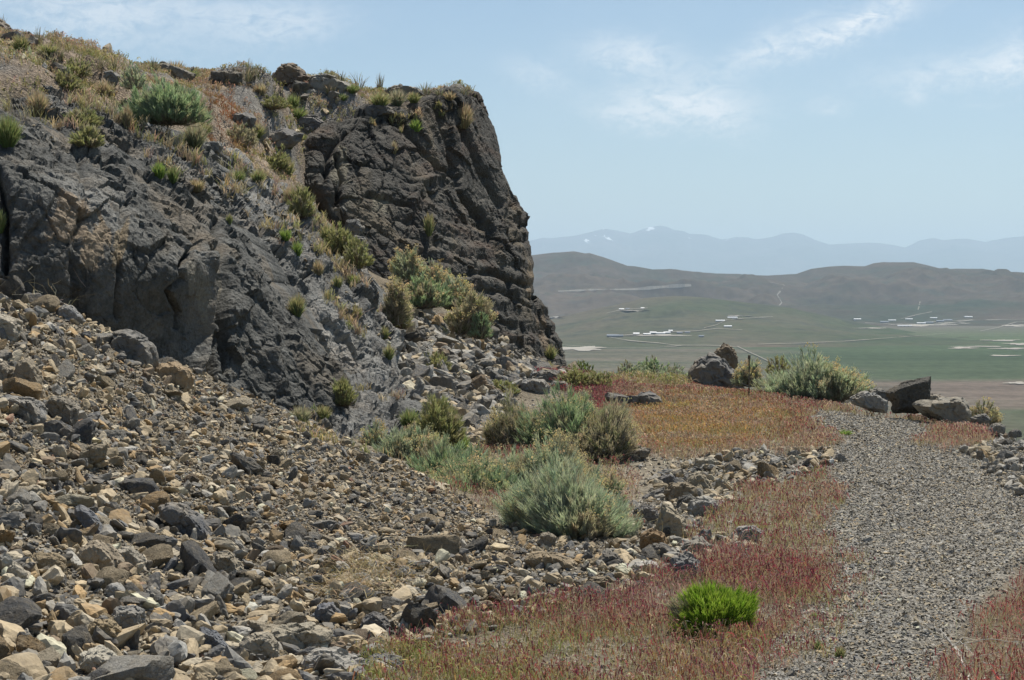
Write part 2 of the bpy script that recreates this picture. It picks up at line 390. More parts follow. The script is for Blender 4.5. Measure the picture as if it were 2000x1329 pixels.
ridge_terrain('distant_mountains', [(500, 500), (900, 480), (1000, 474), (1040, 470), (1060, 465), (1080, 466), (1130, 459), (1155, 452), (1180, 446), (1200, 449), (1232, 456), (1255, 447), (1270, 443), (1288, 440), (1300, 442), (1318, 449), (1335, 451), (1345, 456), (1375, 458), (1410, 468), (1440, 463), (1462, 464), (1475, 467), (1505, 463), (1530, 455), (1550, 453), (1570, 457), (1590, 467), (1620, 478), (1650, 477), (1700, 473), (1740, 477), (1768, 483), (1795, 470), (1822, 465), (1840, 470), (1870, 466), (1890, 466), (1925, 472), (1960, 465), (2000, 461), (2200, 470), (2500, 490)],
    45000, 37000, 52000, 600, 2400, 520, 90, 420, .00045, mt.m, shape=1.1, keep=.07)
hm = far_material('hill_slopes', ((.040, .052, .032), (.070, .058, .042), (.105, .082, .060)), .0012, (.055, .062, .045))
hills_prof = [(500, 540), (900, 515), (1000, 503), (1045, 498), (1080, 494), (1120, 491), (1144, 495), (1150, 494), (1180, 503), (1225, 519), (1240, 520), (1275, 526), (1310, 524), (1345, 528), (1400, 533), (1500, 536), (1555, 533), (1585, 523), (1620, 518), (1650, 517), (1690, 518), (1705, 513), (1725, 511), (1785, 511), (1810, 517), (1840, 524), (1870, 523), (1920, 524), (1950, 530), (2000, 533), (2200, 545), (2600, 555)]
hills, hV, hF = ridge_terrain('hills', hills_prof, 8600, 5600, 10500, 600, 2500, 460, 150, 170, .0016, hm.m, shape=1.25)
lm = far_material('low_hill_slopes', ((.050, .070, .036), (.080, .082, .052), (.115, .095, .068)), .0016, (.05, .055, .042))
low_prof = [(600, 660), (900, 650), (1040, 632), (1100, 618), (1150, 606), (1200, 596), (1260, 582), (1320, 578), (1360, 580), (1420, 587), (1480, 594), (1540, 601), (1600, 614), (1660, 628), (1720, 638), (1790, 650), (1850, 652.5), (2000, 656)]
lowh, lV, lF = ridge_terrain('low_hill', low_prof, 4900, 3650, 5600, 700, 1850, 330, 100, 26, .003, lm.m, shape=1.15)
def tris(F): return F.tolist() if F.shape[1] == 3 else F.tolist()
plV = np.array([[-60000, -20000, PLZ], [60000, -20000, PLZ], [60000, 58000, PLZ], [-60000, 58000, PLZ]])
far_bvh = BVHTree.FromPolygons([tuple(v) for v in np.concatenate([hV, lV, plV])],
    hF.tolist() + (lF + len(hV)).tolist() + [[len(hV) + len(lV) + k for k in range(4)]])
CAM = Vector((0, 0, CAMZ))
def cast(bvh, px, py):
    d = Vector(P(px, py, 10.0)) - CAM; d.normalize()
    h = bvh.ray_cast(CAM, d, 90000)
    return (None, None) if h[0] is None else (h[0], h[1])

# pale tracks, roads and salt pans, draped on the far ground
pt = NT('pale_track', 1.0, 0.0)
pt.col(pt.mix(.6, (.25, .23, .19), pt.ramp(pt.noise(pt.geo(), .02, 5, .7), [(.3, .6), (.7, 1.3)]), 'MULTIPLY'))
def drape_strip(name, pts, width_px, mat, lift=1.6, step=6):
    """a track: its centre line follows places of the photograph, its width is that many pixels of depth and breadth"""
    pts = np.asarray(pts, float); L = []
    for a, b in zip(pts[:-1], pts[1:]):
        n = max(2, int(np.hypot(*(b - a)) / step)); L += [a + (b - a) * k / n for k in range(n)]
    L.append(pts[-1]); c = []
    for q in L:
        h, n = cast(far_bvh, q[0], q[1])
        if h is not None: c.append(np.array(h))
    c = np.array(c)
    if len(c) < 3: return
    t = np.gradient(c, axis=0)[:, :2]; t /= np.linalg.norm(t, axis=1, keepdims=True) + 1e-9
    nrm = np.stack([-t[:, 1], t[:, 0]], -1); V = []
    for s in (-1, -.33, .33, 1):
        for k in range(len(c)):
            w = width_px * c[k, 1] / FPX * .5
            # a track seen edge on is still as wide as one seen along it
            x, y = c[k, 0] + nrm[k, 0] * w * s, c[k, 1] + nrm[k, 1] * w * s * 6
            h = far_bvh.ray_cast(Vector((x, y, 3000)), Vector((0, 0, -1)), 9000)
            z = h[0].z if h[0] is not None else PLZ
            V.append((x, y, z + lift))
    n = len(c)
    return tag(npmesh(name, np.array(V), gridfaces(4, n), mat), kind='structure')
for pts, w in [
    ([(1440, 678), (1462, 689), (1480, 697), (1502, 708)], 3.2),
    ([(1190, 660), (1230, 667), (1290, 672), (1320, 676), (1380, 676), (1440, 679)], 2.2),
    ([(1095, 675), (1180, 681), (1260, 681), (1330, 677)], 1.3),
    ([(1200, 657), (1250, 655), (1300, 650), (1360, 648), (1400, 643), (1450, 646)], 1.8),
    ([(1375, 642), (1400, 636), (1420, 626), (1470, 622), (1510, 620)], 1.3),
    ([(1185, 613), (1215, 606), (1265, 603)], 1.8),
    ([(1090, 570), (1160, 567), (1240, 566), (1300, 561), (1350, 558)], 1.0),
    ([(1532, 558), (1524, 570), (1518, 577), (1527, 592), (1522, 598)], 1.8), ([(1504, 552), (1532, 558)], 1.0),
    ([(1797, 590), (1795, 600), (1793, 606)], 1.6),
    ([(1760, 624), (1790, 616), (1820, 610)], 1.2),
    ([(1690, 632), (1760, 634), (1830, 636), (1900, 626)], 1.8),
    ([(1915, 648), (1950, 641), (1975, 633), (1985, 630), (2040, 627)], 2.6),
    ([(1820, 630), (1880, 627), (1940, 626), (2040, 624)], 1.3),
    ([(1480, 674), (1560, 672), (1650, 668), (1760, 660), (1850, 652)], 1.4)]:
    drape_strip('dirt_road', pts, w, pt.m)
pan = NT('salt_pan', 1.0, 0.0)
pan.col(pan.mix(.5, (.33, .305, .26), pan.ramp(pan.noise(pan.geo(), .01, 6, .7), [(.3, .55), (.7, 1.25)]), 'MULTIPLY'))
def patch(name, px, py, hw, hh, mat, seed, lift=1.2):
    hw *= .8; hh *= .62; r = np.random.default_rng(seed); n = 40; an = np.linspace(0, 2 * np.pi, n, endpoint=False)
    rad = 1 + .25 * np.sin(3 * an + r.random() * 6) + .16 * np.sin(7 * an + r.random() * 6) + .12 * r.standard_normal(n)
    V = [None]; c = []
    for k in range(n):
        h, _ = cast(far_bvh, px + hw * rad[k] * math.cos(an[k]), py + hh * rad[k] * math.sin(an[k])); c.append(np.array(h) + [0, 0, lift])
    V = np.array([np.mean(c, 0)] + c)
    return tag(npmesh(name, V, np.array([[0, 1 + k, 1 + (k + 1) % n] for k in range(n)]), mat), kind='structure')
for k, (px, py, hw, hh) in enumerate([(1130, 682, 64, 6), (1085, 621, 14, 2.5), (1985, 637, 28, 3), (1955, 666, 45, 2), (1880, 681, 30, 2.4),
    (1990, 673, 30, 3), (1915, 678, 60, 1.2), (1975, 682, 40, 2.2), (1960, 696, 34, 1.6), (1800, 636, 70, 3), (1700, 642, 40, 1.5), (1860, 632, 40, 2), (1240, 608, 30, 2), (1290, 656, 60, 2.5), (1440, 618, 26, 1.6), (1985, 750, 26, 3)]):
    patch('salt_pan', px, py, hw, hh, pan.m, 40 + k)

# far buildings
bw_ = NT('painted_sheet_wall', .6, .3); bw_.col(bw_.mix(.25, (.46, .46, .45), bw_.ramp(bw_.noise(bw_.geo(), .3, 4, .6), [(.3, .6), (.7, 1.2)]), 'MULTIPLY'))
br_ = NT('metal_roof', .35, .5); br_.col(br_.mix(.2, (.62, .62, .61), br_.ramp(br_.noise(br_.geo(), .3, 4, .6), [(.3, .7), (.7, 1.2)]), 'MULTIPLY'))
bd_ = NT('dull_sheet_wall', .8, .2); bd_.col(bd_.mix(.25, (.20, .22, .25), bd_.ramp(bd_.noise(bd_.geo(), .3, 4, .6), [(.3, .6), (.7, 1.2)]), 'MULTIPLY'))
def far_building(px, py, wpx, hpx, label, bright=True, depth=None, rz=0.0, group='buildings of the far camp'):
    h, n = cast(far_bvh, px, py)
    if h is None: return
    s = h.y / FPX; w = wpx * s; H = hpx * s; d = depth or w * .55
    o = empty('warehouse', (h.x, h.y + d / 2, h.z - 1.5)); o.rotation_euler.z = rz
    tag(o, label, 'building', group)
    e = H * .62 + 1.5
    Vw = [(-w/2, -d/2, 0), (w/2, -d/2, 0), (w/2, d/2, 0), (-w/2, d/2, 0), (-w/2, -d/2, e), (w/2, -d/2, e), (w/2, d/2, e), (-w/2, d/2, e), (-w/2, 0, H + 1.5 - .4), (w/2, 0, H + 1.5 - .4)]
    npmesh('wall', Vw, [np.array([[0, 1, 5, 4], [2, 3, 7, 6]]), np.array([[1, 2, 6, 9, 5], [3, 0, 4, 8, 7]])], bw_.m if bright else bd_.m, parent=o)
    k = w/2 + .8; dd = d/2 + .8; t = .5
    Vr = [(-k, -dd, e - .3), (k, -dd, e - .3), (k, 0, H + 1.5), (-k, 0, H + 1.5), (k, dd, e - .3), (-k, dd, e - .3)]
    Vr += [(a, b, c + t) for a, b, c in Vr]
    npmesh('roof', Vr, [np.array([[6, 7, 8, 9], [9, 8, 10, 11], [3, 2, 1, 0], [5, 4, 2, 3], [0, 1, 7, 6], [4, 5, 11, 10]]), np.array([[1, 2, 8, 7], [2, 4, 10, 8], [3, 0, 6, 9], [5, 3, 9, 11]])], br_.m if bright else bd_.m, parent=o)
    if w > 25:      # loading doors
        Vd = []; Fd = []
        for q in range(3):
            cx = (q - 1) * w * .27; z1 = e * .7; b = len(Vd)
            Vd += [(cx - w*.06, -d/2 - .15, .3), (cx + w*.06, -d/2 - .15, .3), (cx + w*.06, -d/2 - .15, z1), (cx - w*.06, -d/2 - .15, z1)]
            Vd += [(x_, y_ + .3, z_) for x_, y_, z_ in Vd[b:b+4]]
            Fd += [[b, b+1, b+2, b+3], [b+1, b+5, b+6, b+2], [b+4, b, b+3, b+7], [b+3, b+2, b+6, b+7]]
            npmesh('loading_door', np.array(Vd[b:b+8]), np.array(Fd[-4:]) - b, bd_.m, parent=o)
BL = [
 (1243, 655, 11, 4.5, 'small bright white shed standing apart at the camp below the low hill', 1),
 (1264, 655, 13, 3.5, 'white gabled shed second from the west end of the camp row', 1),
 (1276, 653, 12, 4.5, 'tall white shed roof in the middle of the camp row', 1),
 (1291, 653.5, 16, 3.5, 'long low white shed roof in the camp row below the low hill', 1),
 (1303, 652, 12, 3.5, 'white shed between the long one and the high roof of the camp', 1),
 (1310, 650, 7, 5, 'highest white roof at the east end of the camp row', 1),
 (1197, 659, 22, 5, 'wide grey blue hall at the west end of the camp', 0),
 (1212, 658.5, 10, 4, 'small grey hall beside the wide one at the camp', 0),
 (1328, 652, 10, 3, 'dull grey building east of the white camp roofs', 0),
 (1343, 651, 9, 2.5, 'last dull grey building of the camp towards the track', 0),
 (1407, 628.5, 17, 3, 'long white shed below the loop track on the hillside', 1),
 (1431, 622.5, 18, 3, 'long white shed beside the loop track, upper of the pair', 1),
 (1422, 639.5, 14, 3, 'white shed standing alone below the pair of long sheds', 1),
 (1370, 659, 9, 3.5, 'lone dark grey hut between camp and plain', 0),
 (1214, 606, 9, 3, 'white building of the upper site under the low hill crest', 1),
 (1226, 605, 7, 2.5, 'grey building beside the white one at the upper site', 0),
 (1255, 603.5, 6, 2.3, 'pale building at the east end of the upper site', 1),
 (1066, 616, 8, 2.5, 'white building close to the foot of the dark cliff', 1),
 (1675, 625.5, 13, 2.8, 'white shed behind the tip of the low hill', 1),
 (1728, 631, 15, 3.2, 'dull long hall at the west end of the far depot', 0),
 (1743, 627.5, 14, 2.5, 'pale roofed long hall behind the first of the far depot', 1),
 (1776, 625, 13, 2.3, 'white roofed hall at the back of the far depot', 1),
 (1800, 633, 16, 2.5, 'white roofed low hall in front of the far depot', 1),
 (1815, 632, 16, 3, 'grey walled hall in the middle of the far depot', 0),
 (1837, 629.5, 14, 3.4, 'dark hall with pale roof east of the depot middle', 0),
 (1852, 627.5, 16, 3.2, 'dark long hall at the east end of the far depot', 0),
 (1824, 622.5, 13, 2, 'thin white roof above the far depot', 1),
 (1892, 620.5, 15, 2.2, 'white roofed hall standing farthest east of the depot', 1),
 (1768, 638, 26, 2.3, 'very long white roof at the near edge of the far depot', 1)]
for (px, py, w, h, lb, br) in BL:
    far_building(px, py, w, h, lb, bool(br), rz=R(-8 + (px * 7 % 13)))
# ------------------------------------------------------------ the near ground
gp = [ # px, py, distance
 (1000,1329,8.25),(1500,1329,8.25),(2000,1329,8.25),(1300,1100,11.75),(1700,1100,11.75),(2000,1100,11.75),(1400,980,15.1),(1700,980,15.1),(2000,980,15.1),
 (1250,880,19.8),(1500,880,19.8),(1800,880,19.8),(2000,880,19.8),(1200,820,24.4),(1500,820,24.4),(1750,820,24.4),(1300,780,28.8),(1500,780,28.8),(1200,750,33.4),(1330,750,33.4),(1130,725,38.5),
 (0,1329,7.2),(0,1160,8.5),(0,1000,10),(0,800,12.5),(0,680,14.2),(0,570,16.2),(150,1329,7.5),(150,620,16.4),(300,1329,7.7),(300,1150,9.4),(300,1000,11.3),(300,850,13.9),(300,715,17.2),
 (450,1000,12),(450,860,15),(450,765,17.6),(600,1329,8.0),(600,1100,10.9),(600,950,14),(600,830,17.9),(700,1200,9.75),(700,1050,12.0),(700,890,16.9),(830,1250,9.15),(830,1080,11.9),(830,935,15.6),(1000,1150,10.65),(1000,1045,12.9),(1150,1120,11.2),(1200,1075,12.3),
 (840,905,18.3),(900,960,15.75),(1000,1000,14.3),(1150,1030,13.4),(1000,900,18.7),(850,880,19.6),(750,870,19.7),(700,850,20),
 (950,850,21.6),(900,790,24.5),(820,760,26),(1000,790,27),(900,700,29.5),(800,680,29.5),(1000,735,34),(780,620,31.8),(950,650,36.0),(860,630,34.5),(720,540,34.2),(800,560,35.9),(1060,735,36.5),(1090,722,39),(1110,708,43.0),
 (620,440,34.0),(560,360,33.4),(430,300,30.5),(500,330,31.5),(500,260,33.5),(430,200,35.5),(560,222,37),(700,212,40.8),(600,165,41.5),(700,175,43),(860,198,43.3),(930,206,43.5),(520,166,42),(800,182,44),
 (420,195,38),(300,200,30),(230,170,37),(320,182,38),(150,130,34),(0,75,34),(0,160,27),(80,150,28),(180,200,25.5),(100,170,24.5),(0,215,21)]
gp = np.array(gp, float); gpt = P(gp[:, 0], gp[:, 1], gp[:, 2])
extra = [(-12,6,1.6),(-9,8,1.7),(-7,5,.9),(-3,3,.1),(0,4,0),(4,4,0),(7,8,0),(7,16,0),(0,-8,0),(5,-8,0),(-8,-8,1.5),(-8,14,2.3),(-14,20,5),(-13,30,6.6),(-15,40,7.5),(-8,50,6.3),(-3,52,6.1),(-3,56,5.6),(-16,55,7),(-6,62,6),(-25,30,9),(-30,0,8),(-30,60,9),
  (-2.9,38.3,1.6),(-1.8,39.3,1.0),(-.7,40.3,.5),(.3,41.5,.1),(.8,43,-.3),(-3.5,36.6,2.5),(-3.1,37.4,2.4),(-2.6,38.4,2.0),(-.4,42,.6),(1.5,46,-1.5),(.8,48,-2),(-2,43.3,5.9),(-3,41.8,5.7),(-3.3,21,.6),(-5,23,1.6),(-2,24,.5),(-3,28,1.6)]
gpt = np.concatenate([gpt, np.array(extra, float)])
rim = [(6.6, -80), (6.7, 5), (6.4, 15), (5.95, 21.6), (5.85, 24), (5.35, 27.9), (4.3, 30.5), (3.5, 34.6), (2.4, 38.5), (1.45, 42.9), (.4, 43.3), (-1.6, 44.6), (-3.2, 50), (-10, 70), (-20, 110), (-60, 200)]
inside = rim + [(-400, 300), (-400, -80)]
def ground_z(x, y, detail=True):
    q = np.stack([x, y], -1)
    z = rbf(gpt[:, :2], gpt[:, 2], q, .5)
    far = np.hypot(x, y - 25); z = np.where(far > 45, z * 0 + np.clip(z, -1, 11), z)
    d = -polydist(x, y, inside)
    z = np.where(d > 0, np.minimum(z, np.maximum(z * 0, z)) - np.where(y > 41.5, np.minimum(3.5 * d, 8 + .62 * d), .62 * d), z)
    z = z - .5 * np.clip(np.hypot(x + 10, y - 25) - 130, 0, None)
    if detail:
        q3 = np.stack([x, y, 0 * x], -1)
        px, py = proj(np.stack([x, y, z], -1))
        rough = np.where((px < 900) & (py < 480) & (y > 18), 1.0, .3)
        fc, ck = facets(q3 * np.array([1, 1, 0]) + .4 * fbm(q3, .7, 2, 24)[:, None], .7, 25)
        z = z + np.where(rough > .9, .30 * fc * sstep(fbm(q3, .4, 2, 26), -.25, .15), 0)
        z = z + rough * (.10 * fbm(q3, .9, 4, 21) + .05 * fbm(q3, 3.5, 3, 22, True)) + .012 * fbm(q3, 9, 3, 23)
    return np.maximum(z, PLZ - 6)
def axis(lo, f0, f1, hi, st):
    a = list(np.arange(f0, f1, st)); b = []; s = st; v = f0
    while v > lo: s *= 1.3; v -= s; b.append(v)
    c = []; s = st; v = f1
    while v < hi: s *= 1.3; v += s; c.append(v)
    return np.array(b[::-1] + a + c)
gx = axis(-420, -13, 8, 420, .065)
gy = np.concatenate([axis(-300, 6.0, 6.1, 6.1, .06)[:-1], 6.1 * np.exp(np.arange(0, math.log(62 / 6.1), .0052)), 62 * 1.25 ** np.arange(1, 10)])
GX, GY = np.meshgrid(gx, gy, indexing='ij')
fx, fy = GX.ravel(), GY.ravel()
gz = ground_z(fx, fy)
# zones of the ground, laid out where the photograph shows them
Z = dict(
 scree=[(-900,300),(0,548),(150,612),(320,700),(450,762),(610,815),(700,868),(830,925),(1000,1030),(1180,1060),(1290,1085),(1290,1140),(1200,1175),(1050,1215),(880,1245),(780,1290),(740,1400),(700,1800),(-900,1900)],
 gully=[(700,540),(760,600),(830,600),(960,655),(1060,715),(1110,735),(1010,762),(975,830),(935,880),(880,860),(800,800),(770,700),(735,620)],
 berm=[(1215,1080),(1235,1010),(1290,930),(1360,895),(1440,885),(1620,880),(1640,905),(1560,935),(1480,950),(1410,990),(1340,1010),(1400,1050),(1500,1070),(1440,1110),(1330,1125),(1200,1130)],
 rubble_right=[(1880,880),(1960,862),(2100,880),(2300,1000),(2100,1020),(1960,960)],
 path=[(1570,797),(1700,792),(1800,815),(1900,845),(2100,880),(2600,1000),(2600,1150),(2050,1060),(1980,1100),(1900,1180),(1850,1260),(1830,1500),(1440,1500),(1490,1260),(1590,1160),(1640,1080),(1600,1010),(1640,930),(1640,870),(1570,830)],
 wash=[(1200,900),(1260,885),(1420,875),(1560,850),(1600,880),(1430,885),(1330,905),(1250,960),(1225,1030),(1190,1010),(1210,940)],
 hilltop=[(-400,-100),(950,60),(950,190),(760,205),(640,240),(585,300),(600,370),(560,420),(440,330),(380,240),(0,190),(-400,190)])
def zone(name, px, py, soft=14.0, nz=0.0):
    return sstep(polydist(px, py, Z[name]) + nz, -soft, soft)
ppx, ppy = proj(np.stack([fx, fy, gz], -1))
q3 = np.stack([fx, fy, 0 * fx], -1); nz = fbm(q3, 1.6, 4, 31) * 45
cg = np.tile(np.array([[.20, .17, .125]]), (len(fx), 1))
def blend(c, w): 
    global cg; cg = cg * (1 - w[:, None]) + np.array(c)[None] * w[:, None]
blend((.27, .215, .16), zone('hilltop', ppx, ppy, 20, nz))
hrock = sstep(fbm(q3, .55, 4, 35) + .5 * fbm(q3, 2.5, 3, 36), .0, .25)
blend((.21, .20, .18), zone('hilltop', ppx, ppy, 20, nz) * hrock * .9)
blend((.27, .235, .175), zone('wash', ppx, ppy, 14, nz * .4))
blend((.19, .165, .125), zone('scree', ppx, ppy, 12, 0))
blend((.17, .155, .13), zone('gully', ppx, ppy, 12, 0))
blend((.21, .19, .155), zone('berm', ppx, ppy, 12, 0))
blend((.25, .232, .195), zone('path', ppx, ppy, 14, nz * .5))
dd_ = -polydist(fx, fy, inside); blend((.14, .115, .08), sstep(dd_, -.3, 1.0))
cg *= (1 + .12 * fbm(q3, .7, 4, 33))[:, None]
GV = np.stack([fx, fy, gz], -1); GF = gridfaces(len(gx), len(gy))
ground = tag(npmesh('ground', GV, GF, M['ground'], smooth=True, col=cg), kind='structure')

# ------------------------------------------------------------ rock masses
def rough_rock(V, N, amp, seed, strata=None, crack=1.0, scale=1.0):
    s = scale
    f1, c1 = facets(V, .55 / s, seed); f2, c2 = facets(V + .3 * fbm(V, 1.2 / s, 2, seed + 5)[:, None], 1.7 / s, seed + 1)
    f3, c3 = facets(V, 5.0 / s, seed + 2)
    f4, c4 = facets(V * np.array([1, 1, .5]), 2.8 / s, seed + 7)
    d = f1 * (.45 if crack > .9 else .28) + f2 * .28 + f3 * .10 + f4 * .10 + .16 * fbm(V, .45 / s, 3, seed + 3) + .11 * fbm(V, 2.2 / s, 5, seed + 4, True, .6) + .06 * fbm(V, 7 / s, 4, seed + 6, True)
    d -= crack * .10 * np.exp(-(c4 / .04) ** 2)
    d -= crack * .16 * np.exp(-(c1 / .035) ** 2) + crack * .06 * np.exp(-(c2 / .05) ** 2)
    if strata is not None:
        ax, fr, am, msk = strata
        u = (V @ np.array(ax)) * fr + .35 * fbm(V, .8, 3, seed + 8)
        d += am * (np.abs((u % 1) - .5) * 2 - .5) * msk(V)
    f5, _ = facets(V, 12.0 / s, seed + 11); d += .030 * f5 + .030 * fbm(V, 18 / s, 3, seed + 13, True)
    calm = .38 + .62 * sstep(N[:, 2], .1, .55)
    d = d * calm - .05 * crack * np.exp(-((((V @ np.array([.93, .36, .12])) * .55 + .5 * fbm(V, .35, 3, seed + 9)) % 1 - .5) / .02) ** 2)
    return V + N * (d * amp)[:, None]
def rock_loft(name, axis_, curve_a, curve_b, ctrl, edge_r, back, n_u, n_v, amp, seed, mat, strata=None, scale=1.0, roll=None, spin=0.5, crack=1.0, cuts=()):
    """A closed body of rock. Along its main axis (rows 'y' or columns 'x' of the layout) it has two outline curves; between them the near face lies at the
    distances CTRL gives, its edges roll back by EDGE_R metres and the far side closes BACK metres behind."""
    A = np.asarray(curve_a, float); B = np.asarray(curve_b, float)
    lo = max(A[0, 0], B[0, 0]); hi = min(A[-1, 0], B[-1, 0])
    v = np.linspace(lo, hi, n_v); ca = np.interp(v, A[:, 0], A[:, 1]); cb = np.interp(v, B[:, 0], B[:, 1])
    nf = n_u; s = (1 - np.cos(np.linspace(0, np.pi, nf))) / 2 * .35 + np.linspace(0, 1, nf) * .65
    S, Vv = np.meshgrid(s, v, indexing='ij'); C = ca[None] + (cb - ca)[None] * S
    px, py = (C, Vv) if axis_ == 'y' else (Vv, C)
    ct = np.asarray(ctrl, float)
    Yf = rbf(ct[:, :2] / 100, ct[:, 2], np.stack([px, py], -1).reshape(-1, 2) / 100, .3).reshape(px.shape)
    if roll is None: rs = 2 * S - 1
    else: rs = np.where(S < roll, S / roll - 1, (S - (1 - .12)) / .12); rs = np.clip(rs, -1, 1)
    if roll is not None: rs = np.where((S >= roll) & (S < .88), 0, rs)
    prof = 1 - np.sqrt(np.clip(1 - np.abs(rs) ** 2.6, 0, 1))
    ev = np.clip(np.minimum((Vv - lo), (hi - Vv)) / (hi - lo) / .06, 0, 1); evp = 1 - np.sqrt(1 - (1 - ev) ** 2)
    F = P(px, py, Yf + edge_r * prof + edge_r * .8 * evp)
    # the far side: the outline points pushed back and drawn a little together
    nb = 14; a = F[-1]; b = F[0]; T = np.linspace(0, 1, nb + 2)[1:-1][:, None, None]
    mid = a[None] * (1 - T) + b[None] * T
    mid = mid + np.array([0, 1, 0]) * (back * np.sin(np.pi * T) ** .6)
    G = np.concatenate([F, mid], 0); nu = G.shape[0]
    V = G.reshape(-1, 3); N = normals(V, nu, n_v, True)
    cen = V.mean(0); 
    fm = N.reshape(nu, n_v, 3)[:nf, :, 1].mean()
    if fm > 0: N = -N
    V = rough_rock(V, N, amp, seed, strata, crack, scale)
    g2 = np.stack([px, py], -1).reshape(-1, 2); m0 = len(g2)
    for pl_, w_, dp_ in cuts:
        pl_ = np.asarray(pl_, float); dm = np.full(m0, 1e9); wob = 5 * fbm(V[:m0], 3.0, 3, seed + 12)
        for a_, b_ in zip(pl_[:-1], pl_[1:]):
            e_ = b_ - a_; tt = np.clip(((g2 - a_) @ e_) / (e_ @ e_), 0, 1); dm = np.minimum(dm, np.hypot(*(g2 - a_ - tt[:, None] * e_).T))
        V[:m0] -= N[:m0] * (dp_ * np.exp(-((np.maximum(dm + wob, 0)) / w_) ** 2))[:, None]
    Fc = gridfaces(nu, n_v, True)
    i0 = np.arange(nu) * n_v; i1 = i0 + n_v - 1
    c0 = V[i0].mean(0); c1 = V[i1].mean(0); k = len(V); V = np.concatenate([V, [c0, c1]])
    caps = np.concatenate([np.stack([np.full(nu, k), i0, np.roll(i0, -1)], -1), np.stack([np.full(nu, k + 1), np.roll(i1, -1), i1], -1)])
    return V, [Fc, caps]
rocks = []
def add_rock(name, label, cat, V, Fs, mat, smooth=True):
    c = np.array([V[:, 0].mean(), V[:, 1].min(), V[:, 2].min()])
    o = npmesh(name, V - c, Fs, mat, smooth=smooth); o.location = c; o.data.set_sharp_from_angle(angle=R(24))
    tag(o, label, cat); rocks.append((V, Fs)); return o
# the headland cliff
Va, Fa = rock_loft('cliff', 'y',
    [(176, 892), (182, 860), (192, 830), (205, 765), (225, 690), (245, 620), (270, 592), (320, 578), (360, 585), (400, 620), (450, 660), (520, 680), (600, 720), (660, 800), (720, 900), (800, 980)],
    [(176, 925), (182, 938), (192, 948), (205, 954), (225, 960), (245, 967), (270, 973), (320, 980), (350, 990), (400, 1010), (430, 1026), (460, 1034), (520, 1044), (580, 1047), (610, 1066), (660, 1087), (700, 1103), (720, 1112), (800, 1130)],
    [(900,180,41.6),(940,200,42.2),(765,205,39.2),(640,240,37.2),(590,300,36.2),(585,360,35.6),(850,260,39.8),(960,260,42.0),(700,330,37.0),(850,400,38.4),(990,400,41.8),(640,420,35.3),(700,500,35.3),(850,520,37.1),(1030,500,41.4),(720,600,34.8),(850,620,36.4),(1000,620,39.7),(1060,640,41.5),(950,720,37.4),(1080,700,41),(1000,780,38.0),(1110,780,40.6)],
    1.2, 4.5, 280, 380, .25, 11, M['cliff'],
    strata=((.22, .0, 1.0), 3.0, .32, lambda V: sstep(V[:, 2], 4.0, 2.6) * sstep(V[:, 0], -2.8, -1.4)), scale=1.15,
    cuts=[([(660,300),(668,350),(652,400),(668,440)], 5, 0.21), ([(850,215),(880,300),(905,380),(960,440),(1000,560),(1025,650)], 6, 0.21), ([(760,225),(800,260),(860,330),(900,345)], 5, 0.15), ([(900,250),(940,330),(980,400),(1010,470)], 7, 0.18), ([(720,380),(800,400),(830,470),(850,560)], 5, 0.15), ([(690,240),(640,300),(630,360)], 6, 0.15), ([(860,345),(820,355),(800,420)], 8, -.12), ([(1000,640),(940,600),(880,590)], 5, 0.12), ([(1030,560),(960,530),(890,540)], 5, 0.12), ([(1040,600),(980,570),(900,565)], 4, 0.09)])
add_rock('cliff', 'huge dark headland cliff standing over the gully and the plain', 'cliff', Va, Fa, M['cliff'])
# the pale slab between the gully and the dark slab
Vb, Fb = rock_loft('slab', 'x',
    [(380, 290), (420, 285), (460, 302), (520, 345), (570, 365), (610, 400), (650, 448), (700, 510), (725, 560), (745, 610), (765, 660), (785, 715), (800, 765), (808, 800)],
    [(380, 560), (460, 640), (560, 760), (640, 860), (700, 900), (808, 900)],
    [(400,290,30),(460,305,30),(520,345,30),(610,400,30),(650,448,29.6),(700,510,28.5),(745,610,27),(800,765,25),(430,380,24.5),(470,440,24),(520,450,25),(560,500,24.6),(600,560,24),(580,470,26.5),(650,540,26),(700,600,25.6),(640,640,23.4),(700,680,24),(750,720,24.2),(600,700,22.5),(680,760,22.8),(760,790,23.8),(480,620,21.5),(800,860,24),(560,780,22)],
    1.0, 5, 320, 300, .30, 23, M['slab_pale'], scale=.8,
    cuts=[([(455,325),(530,400),(610,510),(680,620),(720,720)], 7, .28), ([(530,365),(620,470),(690,580),(745,700)], 5, .2), ([(450,400),(520,490),(580,590),(640,690)], 6, .22), ([(600,430),(660,500),(715,600)], 9, -.12), ([(500,390),(570,470),(620,560)], 9, -.12), ([(560,420),(600,415),(650,440)], 4, .15), ([(590,540),(640,530),(690,560)], 4, .15)])
add_rock('rock_slab', 'pale lit rock slab with grass tufts sloping between dark slab and gully', 'rock', Vb, Fb, M['slab_pale'])
